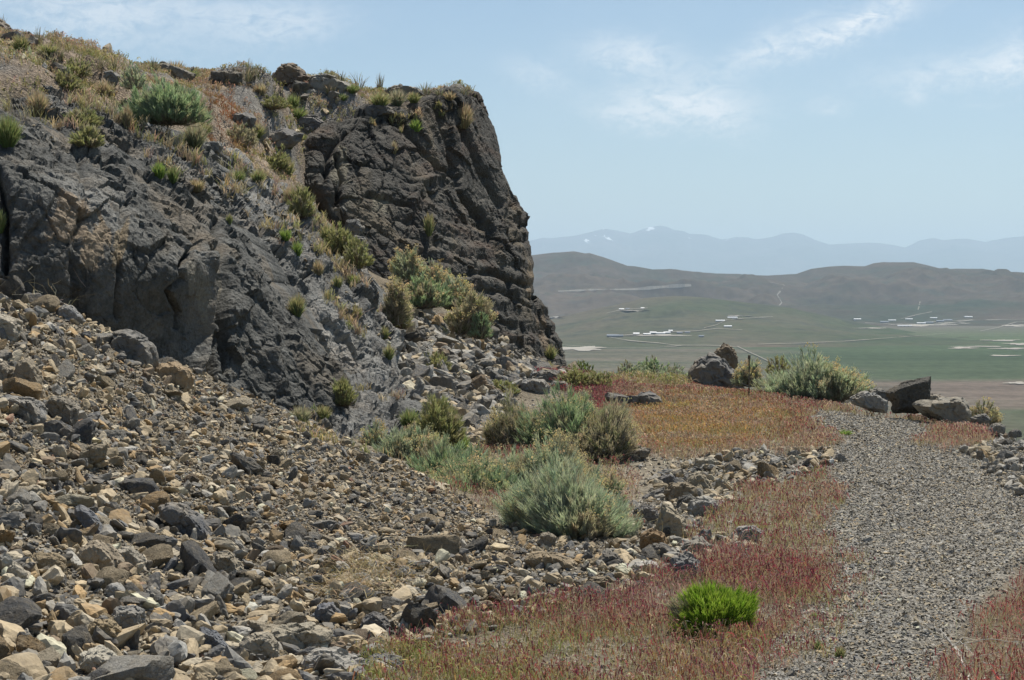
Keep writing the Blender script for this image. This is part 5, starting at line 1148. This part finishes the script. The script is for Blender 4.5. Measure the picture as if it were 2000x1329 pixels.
YG = dict(c0=(.22, .26, .11), c1=(.42, .39, .24)); GR = dict(c0=(.16, .22, .08), c1=(.29, .33, .16)); TN = dict(c0=(.34, .30, .18), c1=(.50, .43, .31)); LG = dict(c0=(.18, .28, .07), c1=(.30, .40, .13)); SG = dict(c0=(.25, .28, .18), c1=(.44, .41, .31))
TW = 'tufts of grass on rock and hill'
for a in [
 (852, 866, 105, 92, 'large bushy green tuft on the low outcrop', YG), (668, 790, 58, 52, 'green tuft at the foot of the big dark slab', YG),
 (588, 824, 44, 34, 'spiky olive tuft between dark slab and scree', SG), (632, 820, 32, 32, 'small reddish green tuft by the scree crest', YG),
 (800, 836, 40, 40, 'leafy green tuft on top of the low outcrop', GR), (900, 880, 34, 36, 'bright green tuft right of the small dark outcrop', LG),
 (1200, 1160, 30, 20, 'tiny green tuft at the berm end', SG),
 (580, 232, 40, 26, 'round green tuft on the hilltop left of the cliff', GR), (530, 212, 76, 30, 'wide olive cushion of grass on the hilltop', YG), (572, 212, 30, 30, 'dark green cushion beside the wide olive one', GR),
 (510, 184, 26, 24, 'straw tuft above the wide cushion', TN), (646, 186, 26, 22, 'yellow tuft on the hilltop ridge', TN), (688, 182, 30, 20, 'dark green tuft on the skyline', GR), (670, 196, 22, 14, 'small green tuft below the skyline one', GR),
 (742, 208, 44, 30, 'long fresh green tuft near the cliff top', YG), (775, 206, 36, 34, 'blue green tuft on the cliff shoulder', SG), (808, 200, 30, 22, 'yellow green tuft close to the cliff summit', YG),
 (560, 272, 20, 20, 'small tuft in the rocks above the crack', GR), (565, 290, 26, 24, 'green tuft beside the upper edge of the cliff', YG), (590, 278, 22, 20, 'pale tuft on the left shoulder of the cliff', YG),
 (500, 268, 40, 30, 'bright olive tuft beside the half dead shrub', YG), (540, 330, 80, 44, 'broad yellowish tuft where slab and cliff meet', YG), (560, 344, 34, 40, 'green tuft in the corner below the cliff', YG),
 (465, 356, 34, 26, 'green cushion on the pale slab top', GR), (505, 356, 36, 28, 'olive tuft on the edge of the pale slab', YG), (590, 424, 56, 60, 'long pinkish green tuft on the pale slab', YG), (572, 400, 36, 40, 'dry tuft above the long pinkish one', TN),
 (665, 494, 76, 56, 'long green fringe of grass on the slab edge', YG), (700, 520, 60, 50, 'straw fringe of grass lower on the slab edge', TN), (640, 470, 36, 36, 'yellow tuft in the crack beside the cliff', YG),
 (580, 500, 24, 30, 'fresh lime tuft in the middle of the pale slab', LG), (558, 468, 26, 22, 'small green tuft high on the pale slab', LG),
 (622, 536, 24, 30, 'straw tuft on the pale slab face', TN), (660, 560, 22, 26, 'green yellow tuft on the pale slab face', YG), (690, 556, 26, 22, 'olive tuft near the slab edge', YG), (580, 616, 34, 44, 'wispy green tuft in the cleft between the slabs', YG), (700, 620, 16, 20, 'small wispy tuft low on the pale slab', YG),
 (448, 436, 14, 20, 'tiny wisp on the crest of the dark slab', YG),
 (752, 660, 20, 24, 'wispy tuft at the slab edge above the gully', YG), (760, 700, 22, 30, 'little tuft at the foot of the pale slab', YG),
 (165, 246, 70, 34, 'pale green tuft growing on the rock ledge', SG), (172, 284, 66, 34, 'straw green tuft on the crest of the dark slab', TN), (75, 226, 44, 52, 'tall yellowish tuft at the left end of the ledge', TN), (15, 285, 52, 62, 'dark green tuft at the left edge on the dark slab', GR), (248, 248, 22, 44, 'yellow upright tuft against the ledge', TN),
 (310, 346, 30, 30, 'lime green tuft below the dark step of rock', LG), (338, 356, 26, 34, 'leafy weed in the shade of the dark rock step', GR), (385, 372, 34, 26, 'pinkish weed on the crest of the dark slab', TN),
 (0, 452, 26, 44, 'green tuft on the left edge of the dark slab', GR), (380, 286, 50, 50, 'pale green tuft right of the round green shrub', SG), (395, 262, 40, 28, 'soft green tuft beside the red grass hollow', YG),
 (905, 250, 40, 50, 'tall thin tuft on the cliff face', TN), (812, 256, 26, 24, 'lime green tuft on the cliff shoulder', LG), (878, 196, 24, 20, 'straw tuft on the cliff summit', TN), (770, 300, 14, 26, 'dry wisp on the cliff face', TN), (838, 460, 20, 46, 'dark olive wisp low on the cliff face', YG),
 (1120, 758, 90, 44, 'broad yellow green grass clump at the cliff foot', TN), (1168, 762, 60, 36, 'straw coloured clump right of the broad one', TN), (1075, 700, 26, 28, 'olive tuft on the toe of the cliff', YG), (1070, 722, 24, 18, 'green tuft below the toe of the cliff', YG), (1160, 752, 40, 30, 'green gold clump before the dark round shrub', YG),
 (850, 722, 60, 34, 'dry straw weed lying on the gully stones', TN), (985, 770, 60, 30, 'dry straw weed at the foot of the gully', TN),
 (95, 108, 50, 24, 'green grass cushion on the upper left skyline', YG), (40, 100, 34, 34, 'green grass clump by the corner rock', YG), (370, 158, 40, 24, 'rounded green tuft on the skyline right of the shrub', GR), (340, 152, 50, 34, 'dusty straw tuft on the skyline', TN), (130, 175, 60, 40, 'wispy straw weeds above the rock ledge', TN), (205, 190, 40, 34, 'dry yellow tuft on the ledge corner', TN), (150, 150, 60, 34, 'olive grass on the slope above the ledge', YG),
 (1560, 860, 40, 20, 'green tuft on the shoulder where the track begins', YG), (1650, 850, 30, 12, 'low green weed at the far edge of the track', LG), (1600, 1270, 26, 20, 'small green weed beside the near track edge', GR), (1640, 1285, 24, 26, 'small green tuft at the bottom of the track', YG), (1590, 1206, 18, 12, 'yellow green rosette at the track edge', LG)]:
    kw = dict(a[5])
    if a[2] >= 56: shrub(a[0], a[1], a[2], a[3], a[4], 'olive' if a[5] in (YG, TN, SG) else 'green', flowers=0, cat='grass clump', name='grass_clump', dens=1.3)
    else: tuft(*a[:5], c0=kw['c0'], c1=kw['c1'], group=TW)
# thin tall grasses against the sky
for k, (px, py, w, h) in enumerate([(75, 92, 40, 44), (120, 118, 20, 26), (190, 134, 60, 32), (222, 136, 40, 30), (300, 136, 34, 26), (380, 160, 36, 34), (480, 158, 50, 46), (492, 156, 30, 44), (700, 170, 50, 34), (665, 166, 26, 30), (742, 176, 20, 40), (640, 156, 30, 26), (830, 186, 50, 30), (905, 184, 46, 18), (860, 186, 30, 16), (4, 56, 20, 34)]):
    ph = ['over the upper left slope', 'above the ledge', 'left of the small skyline shrub', 'just left of the skyline shrub', 'over the low brown skyline rock', 'left of the box shaped rock', 'right of the box shaped rock', 'left of the domed rock', 'above the dark green skyline tuft', 'right of the domed rock', 'before the cliff shoulder', 'on the pale rock swell', 'near the cliff summit', 'on the very top of the cliff', 'on the flat rock by the summit', 'in the upper left corner'][k]
    tuft(px, py, w, h, f'thin tall straw grass against the sky {ph}', c0=(.20, .20, .13), c1=(.34, .31, .24), n=46, group='tall thin grasses on the skyline', stiff=.6)

# fields of cheatgrass: countless thin nodding plants
def cheat(name, poly, box, n, hts, pal, soft=10, grow=0, nz=16, head=1.0, wmin=.0022):
    x = rng.uniform(box[0], box[1], n); y = rng.uniform(box[2], box[3], n); z, nn = ground_at(x, y); p = np.stack([x, y, z], -1); px, py = proj(p)
    q = np.stack([x, y, 0 * x], -1)
    w = sstep(polydist(px, py, poly) + grow + nz * fbm(q, 2.2, 3, 61), -soft, soft) * (.18 + .82 * sstep(fbm(q, 3.5, 3, 62), -.3, .2)) * (polydist(x, y, inside) > 0)
    k = rng.random(n) < w; p, px, py, q = p[k], px[k], py[k], q[k]; n = len(p)
    if n == 0: return
    st = 4; kk = np.repeat(np.arange(n), st); m = n * st; Yp = p[kk, 1]
    h = rng.uniform(*hts, m) * (1 + .3 * fbm(q, 1.5, 2, 63))[kk]; P0 = p[kk] + np.stack([rng.normal(0, .018, m), rng.normal(0, .018, m), np.full(m, -.01)], -1)
    ln = np.stack([rng.normal(.06, .22, m), rng.normal(0, .22, m), np.ones(m)], -1); Pm = P0 + ln * (h * .55)[:, None]; Pt = P0 + ln * np.array([1.35, 1.35, 1]) * h[:, None]
    wd_ = np.maximum(wmin, Yp * PX * .5) * rng.uniform(.6, 1.1, m)
    t1 = fbm(q, 1.1, 3, 64) + .35 * rng.normal(size=n); cs, ch = pal(px, py, t1)
    cs = vary(cs, n, .15)[kk] * rng.uniform(.8, 1.2, (m, 1)); chh = vary(ch, n, .22, .08)[kk] * rng.uniform(.75, 1.3, (m, 1))
    bag = Bag(); bag.add(*ribbons(P0, Pm, Pt, wd_, wd_ * .8, wd_ * .7, cs * .85, cs, cs))
    dr = np.stack([ln[:, 0] * 1.2 + rng.normal(.15, .35, m), rng.normal(0, .35, m), rng.uniform(-.9, .1, m)], -1); hl = h * rng.uniform(.25, .45, m)
    H1 = Pt + np.stack([dr[:, 0] * .5, dr[:, 1] * .5, .15 + 0 * h], -1) * hl[:, None]; H2 = Pt + dr * hl[:, None]
    hw = np.maximum(.0045, Yp * PX * .75) * rng.uniform(.8, 1.5, m) * head
    bag.add(*ribbons(Pt, H1, H2, wd_ * .7, hw, hw * .5, cs, chh, chh * 1.05))
    o = bag.build(name, M['grass']); return tag(o, kind='stuff')
def mixp(t, *cs):
    cs = np.array(cs, float); t = np.clip(t, 0, .9999) * (len(cs) - 1); i = t.astype(int); f = (t - i)[:, None]
    return cs[i] * (1 - f) + cs[i + 1] * f
STRAW, PINK, RED, PURP, ORN, GRN, OLV = (.44, .38, .27), (.37, .25, .21), (.26, .064, .070), (.19, .050, .085), (.44, .27, .09), (.18, .26, .06), (.33, .32, .13)
def pal_bottom(px, py, t):
    low = sstep(py + 20 * t, 1210, 1290)[:, None]
    cs = mixp(.5 + .6 * t, OLV, STRAW, PINK) * (1 - low) + mixp(.5 + .7 * t, GRN, OLV, STRAW, ORN) * low
    ch = mixp(.45 + .7 * t, PURP, RED, PURP, PINK) * (1 - low) + mixp(.45 + .8 * t, OLV, RED, PURP, STRAW) * low
    return cs, ch
def pal_dusty(px, py, t): return mixp(.5 + .6 * t, OLV, STRAW, PINK), mixp(.42 + .7 * t, PURP, RED, PINK, STRAW)
def pal_field(px, py, t):
    red = sstep(px, 1260, 1150)[:, None]; org = (sstep(np.hypot((px - 1360) / 160, (py - 832) / 50) + .5 * t, 1.35, .25))[:, None]
    cs = mixp(.5 + .6 * t, OLV, STRAW, PINK); ch = mixp(.5 + .9 * t, PURP, RED, PINK, STRAW)
    cs = cs * (1 - org) + mixp(.5 + .6 * t, OLV, (.44, .36, .17), STRAW, ORN) * org; ch = ch * (1 - org) + mixp(.5 + .6 * t, (.44, .34, .16), ORN, (.36, .20, .15), STRAW) * org
    return cs * (1 - red) + np.array(PINK) * .8 * red, ch * (1 - red) + mixp(.5 + .5 * t, RED, PURP) * 1.15 * red
def pal_right(px, py, t): return mixp(.5 + .7 * t, OLV, STRAW, PINK), mixp(.5 + .8 * t, PURP, RED, RED, PINK)
def pal_hill(px, py, t):
    red = (np.exp(-(((px - 430) / 60) ** 2 + ((py - 245) / 70) ** 2)))[:, None]
    a = mixp(.5 + .8 * t, (.20, .24, .10), OLV, STRAW, (.40, .33, .23)); b = mixp(.5 + .8 * t, OLV, (.40, .36, .22), (.42, .33, .25), PINK)
    return a * (1 - red) + np.array((.28, .13, .06)) * red, b * (1 - red) + mixp(.5 + .5 * t, RED, (.30, .14, .05)) * red
cheat('cheatgrass', [(720,1290),(800,1262),(900,1222),(1050,1200),(1180,1178),(1290,1130),(1400,1100),(1500,1095),(1600,1130),(1600,1180),(1500,1250),(1475,1300),(1470,1900),(500,1900),(700,1380)], (-2.2, 3, 5.6, 13.5), 40000, (.05, .125), pal_bottom)
cheat('cheatgrass', [(1330,1140),(1340,1060),(1380,1005),(1450,955),(1600,925),(1650,960),(1640,1010),(1590,1040),(1660,1090),(1600,1150),(1450,1160)], (1, 4.2, 10, 18), 9000, (.045, .10), pal_dusty)
cheat('cheatgrass', [(1050,728),(1200,745),(1340,750),(1480,762),(1700,778),(1900,828),(1930,860),(1840,838),(1720,806),(1590,800),(1570,830),(1640,860),(1600,880),(1420,885),(1300,905),(1240,885),(1190,820),(1100,770)], (.3, 6.5, 16.5, 40), 60000, (.05, .12), pal_field)
cheat('cheatgrass', [(1785,868),(1820,845),(1870,838),(1930,850),(1905,880),(1840,888)], (4, 6, 18, 24), 2600, (.07, .15), pal_field)
cheat('cheatgrass', [(2900,1090),(2060,1130),(1960,1180),(1880,1250),(1830,1330),(1810,1900),(2900,1900)], (1.6, 6, 5.6, 12), 17000, (.06, .14), pal_right)
cheat('cheatgrass', [(1470,1300),(1560,1270),(1800,1300),(1850,1900),(1460,1900)], (-.5, 2.6, 5.5, 9), 700, (.03, .07), pal_dusty)
cheat('cheatgrass', [(1200,1240),(1560,1100),(1680,1090),(1700,1180),(1600,1300),(1400,1329)], (1, 3.2, 8, 12), 3600, (.04, .09), pal_dusty)
cheat('cheatgrass', Z['hilltop'], (-12, .4, 22, 47), 60000, (.04, .11), pal_hill, head=1.1)
cheat('cheatgrass', [(860,960),(930,880),(1000,800),(1250,900),(1240,1040),(1100,1060)], (-1, 1.6, 13, 22), 5000, (.05, .10), pal_dusty)
def pal_bank(px, py, t): return mixp(.5 + .7 * t, GRN, OLV, STRAW), mixp(.5 + .7 * t, OLV, STRAW, (.33, .27, .18))
cheat('cheatgrass', [(1180,750),(1340,740),(1340,765),(1250,765)], (1.5, 3.6, 30, 36), 1800, (.10, .2), pal_bank)

# sparse grass and grit lodged on the rock slopes
def on_rocks(name, poly, n, minz, hts, cols, dens_scale=2.0, thr=.0, stones=None):
    poly = np.asarray(poly, float); lo, hi = poly.min(0), poly.max(0); x = rng.uniform(lo[0], hi[0], n); y = rng.uniform(lo[1], hi[1], n)
    k = polydist(x, y, poly) > 0; pts = []
    for a_, b_ in zip(x[k], y[k]):
        h, nn = hit(a_, b_)
        if h is not None and nn.z > minz and h.y < 60: pts.append(h[:])
    p = np.array(pts); p = p[fbm(p, dens_scale, 3, 88) > thr]; n = len(p)
    if stones:
        c, _ = pal_cols(n, 'gully'); return scatter_mesh(name, SP_A, p, stones[0] * (stones[1] / stones[0]) ** (rng.random(n) ** 2), c, sink=.25)
    st = 9; kk = np.repeat(np.arange(n), st); m = n * st; h = rng.uniform(*hts, m); P0 = p[kk] + rng.normal(0, .025, (m, 3)) * np.array([1, 1, .2])
    ln = np.stack([rng.normal(.05, .35, m), rng.normal(0, .35, m), np.ones(m)], -1); P2 = P0 + ln * h[:, None]; P1 = P0 + ln * np.array([.35, .35, .6]) * h[:, None]
    c = mixp(rng.random(n), *cols); c = vary(c, n, .2)[kk] * rng.uniform(.7, 1.3, (m, 1)); w = np.maximum(.0025, p[kk, 1] * PX * .6)
    bag = Bag(); bag.add(*ribbons(P0, P1, P2, w, w, w * .4, c * .8, c, c * 1.25)); return tag(bag.build(name, M['grass']), kind='stuff')
UPB = [(420,285),(520,345),(610,400),(650,448),(700,510),(740,600),(770,680),(700,660),(600,560),(500,440),(430,380)]
on_rocks('rock_grass', UPB, 3000, .3, (.04, .15), (OLV, STRAW, (.42, .32, .26), (.22, .27, .10)), 1.5, .06)
on_rocks('rock_grass', [(0,190),(120,160),(240,215),(380,280),(430,360),(360,350),(250,300),(130,290),(0,240)], 2600, .45, (.05, .16), (OLV, STRAW, (.42, .32, .26), (.20, .25, .09)), 1.5, .10)
on_rocks('rock_grass', [(600,230),(760,195),(930,170),(960,230),(850,260),(700,260),(620,290)], 1800, .45, (.05, .14), (OLV, STRAW, (.40, .34, .2), (.20, .25, .09)), 1.2, .10)
on_rocks('rock_grass', [(560,850),(640,780),(760,750),(920,860),(900,960),(760,900),(620,880)], 1400, .4, (.03, .10), (OLV, STRAW, (.42, .30, .24), (.18, .24, .08)), 2.0, .10)
on_rocks('loose_stones', UPB, 1600, .45, None, None, 1.2, .1, stones=(.015, .06))
on_rocks('loose_stones', [(0,190),(120,160),(240,215),(380,280),(430,360),(360,350),(250,300),(130,290),(0,240)], 1500, .5, None, None, 1.2, .1, stones=(.015, .06))

# dead weed heap on the scree and dead branches by the track
def dead_twigs(name, label, cat, pts, n, spread, L, col, w=.004, group=None):
    pos0 = None; bag = Bag()
    for (px, py, k) in pts:
        h, _ = hit_low(px, py); pos = np.array(h); pos0 = pos if pos0 is None else pos0
        m = int(n * k); P0 = pos + np.stack([rng.normal(0, spread, m), rng.normal(0, spread, m), rng.uniform(0, spread * .5, m)], -1)
        for seg in range(3):
            d = rng.normal(size=(m, 3)) * np.array([1, .8, .5]) + np.array([0, 0, .15]); d /= np.linalg.norm(d, axis=1, keepdims=True); l = L * rng.uniform(.4, 1.2, m)
            P2 = P0 + d * l[:, None]; P2[:, 2] = np.maximum(P2[:, 2], pos[2] + .005 * 0 - .03); P1 = (P0 + P2) / 2 + rng.normal(0, .12, (m, 3)) * l[:, None]
            ww = np.full(m, max(w, pos[1] * PX * .6)) * rng.uniform(.6, 1.2, m) * (1 - .22 * seg); c = vary(col, m, .18)
            bag.add(*ribbons(P0, P1, P2, ww, ww * .9, ww * .6, c, c, c * 1.05)); P0 = P2
    o = bag.build(name, M['twig'], origin=pos0); o.location = tuple(pos0); return tag(o, label, cat, group)
dead_twigs('dry_weed', 'heap of dry straw coloured weed stems on the scree', 'weed', [(690, 1150, 1), (660, 1165, .8), (730, 1125, .8), (700, 1110, .5), (640, 1140, .4), (760, 1150, .3)], 90, .10, .13, (.46, .36, .215), .003)
dead_twigs('dry_weed', 'thin dead weed at the top of the scree against the slab', 'weed', [(75, 595, 1)], 16, .06, .22, (.34, .30, .22), .003)
dead_twigs('dry_weed', 'tangle of pale dead stems at the foot of the large flowering shrub', 'weed', [(1160, 1035, 1)], 90, .10, .16, (.42, .35, .24), .003)
dead_twigs('dry_weed', 'few dry stalks beside the tan peaked boulder on the berm', 'weed', [(1360, 960, 1), (1330, 1060, .6)], 12, .05, .16, (.46, .36, .19), .003)
def branch(label, pts, w, col):
    """a bare branch: a tapering tube of places just above the ground with side twigs"""
    V, F = [], []; L = []
    for px, py, up in pts:
        h, _ = hit_low(px, py + up); L.append(np.array(h) + [0, 0, up * h.y / FPX])
    def tube(L, w0, w1):
        L = np.array(L); t = np.linspace(0, len(L) - 1, len(L) * 4); C = np.stack([np.interp(t, range(len(L)), L[:, k]) for k in range(3)], -1)
        C += rng.normal(0, w0 * .5, C.shape); T = np.gradient(C, axis=0); T /= np.linalg.norm(T, axis=1, keepdims=True)
        A = np.cross(T, [0.1, .2, 1]); A /= np.linalg.norm(A, axis=1, keepdims=True); B = np.cross(T, A); r = np.linspace(w0, w1, len(C)) / 2; o = len(V) and sum(len(v) for v in V)
        an = np.arange(6) * np.pi / 3; ring = C[:, None] + r[:, None, None] * (np.cos(an)[None, :, None] * A[:, None] + np.sin(an)[None, :, None] * B[:, None])
        V.append(ring.reshape(-1, 3)); i = np.arange(len(C) - 1)[:, None] * 6; j = np.arange(6)[None]
        F.append(np.stack([i + j, i + (j + 1) % 6, i + 6 + (j + 1) % 6, i + 6 + j], -1).reshape(-1, 4) + o)
    tube(L, w, w * .45)
    for k in range(10):
        s = L[rng.integers(0, len(L))]; d = np.array([rng.normal(.12, .1), rng.normal(0, .1), abs(rng.normal(.03, .03))]); tube([s, s + d * .5 + [0, 0, .03], s + d * 1.1, s + d * 1.7 + [0, 0, -.02]], w * .35, w * .12)
    V = np.concatenate(V); p0 = V.mean(0); o = npmesh('dead_branch', V - p0, np.concatenate(F), M['twig'], smooth=True, col=np.tile(np.array(col), (len(V), 1))); o.location = tuple(p0)
    return tag(o, label, 'branch')
branch('bleached dead branch with thin twigs lying in the red grass', [(1860, 1262, 30), (1878, 1290, 20), (1890, 1310, 16), (1900, 1345, 8)], .014, (.55, .52, .46))
branch('pale dry stick poking out by the dark lumpy berm rock', [(1232, 1004, 2), (1240, 996, 6), (1246, 990, 10)], .014, (.55, .50, .42))
dead_twigs('dry_weed', 'fine curling dead stems around the bleached branch', 'weed', [(1930, 1300, 1), (1970, 1290, .8), (1890, 1330, .6)], 26, .10, .2, (.42, .34, .24), .002)
# slim marker stake in the grass before the pointed boulder
h, _ = hit_low(1463, 772); sp_ = np.array(h); hh = 84 * sp_[1] / FPX; a = np.arange(6) * np.pi / 3
ring = lambda r, z: np.stack([np.cos(a) * r, np.sin(a) * r, np.full(6, z)], -1)
sv = np.concatenate([ring(.011, -.05), ring(.010, hh * .45), ring(.011, hh * .9), ring(.022, hh * .92), ring(.020, hh)]); sf = gridfaces(5, 6)
j = np.arange(6); sf = np.concatenate([np.stack([k * 6 + j, k * 6 + (j + 1) % 6, k * 6 + 6 + (j + 1) % 6, k * 6 + 6 + j], -1) for k in range(4)])
stk = npmesh('marker_stake', sv, [sf, np.array([[24, 25, 26, 27, 28, 29]])], M['stone']); stk.location = tuple(sp_); stk.color = (.06, .055, .045, 1)
tag(stk, 'thin dark metal stake standing right of the pointed boulder', 'stake')
# ------------------------------------------------------------ the air of the valley
def haze():
    x0, x1, y0, y1, z0, z1 = -50000., 50000., -15000., 57000., PLZ - 8, 1480.
    V = [(x0, y0, z0), (x1, y0, z0), (x1, y1, z0), (x0, y1, z0), (x0, y0, z1), (x1, y0, z1), (x1, y1, z1), (x0, y1, z1)]
    m = bpy.data.materials.new('valley_air'); m.use_nodes = True; t = m.node_tree; t.nodes.clear()
    o = t.nodes.new('ShaderNodeOutputMaterial'); v = t.nodes.new('ShaderNodeVolumePrincipled')
    v.inputs['Color'].default_value = (.62, .78, .93, 1); v.inputs['Density'].default_value = HAZE; v.inputs['Anisotropy'].default_value = 0.35
    t.links.new(v.outputs[0], o.inputs['Volume'])
    h = npmesh('haze', V, np.array([[3, 2, 1, 0], [4, 5, 6, 7], [0, 1, 5, 4], [1, 2, 6, 5], [2, 3, 7, 6], [3, 0, 4, 7]]), m)
    tag(h, kind='stuff')
HAZE = 4.0e-5
haze()
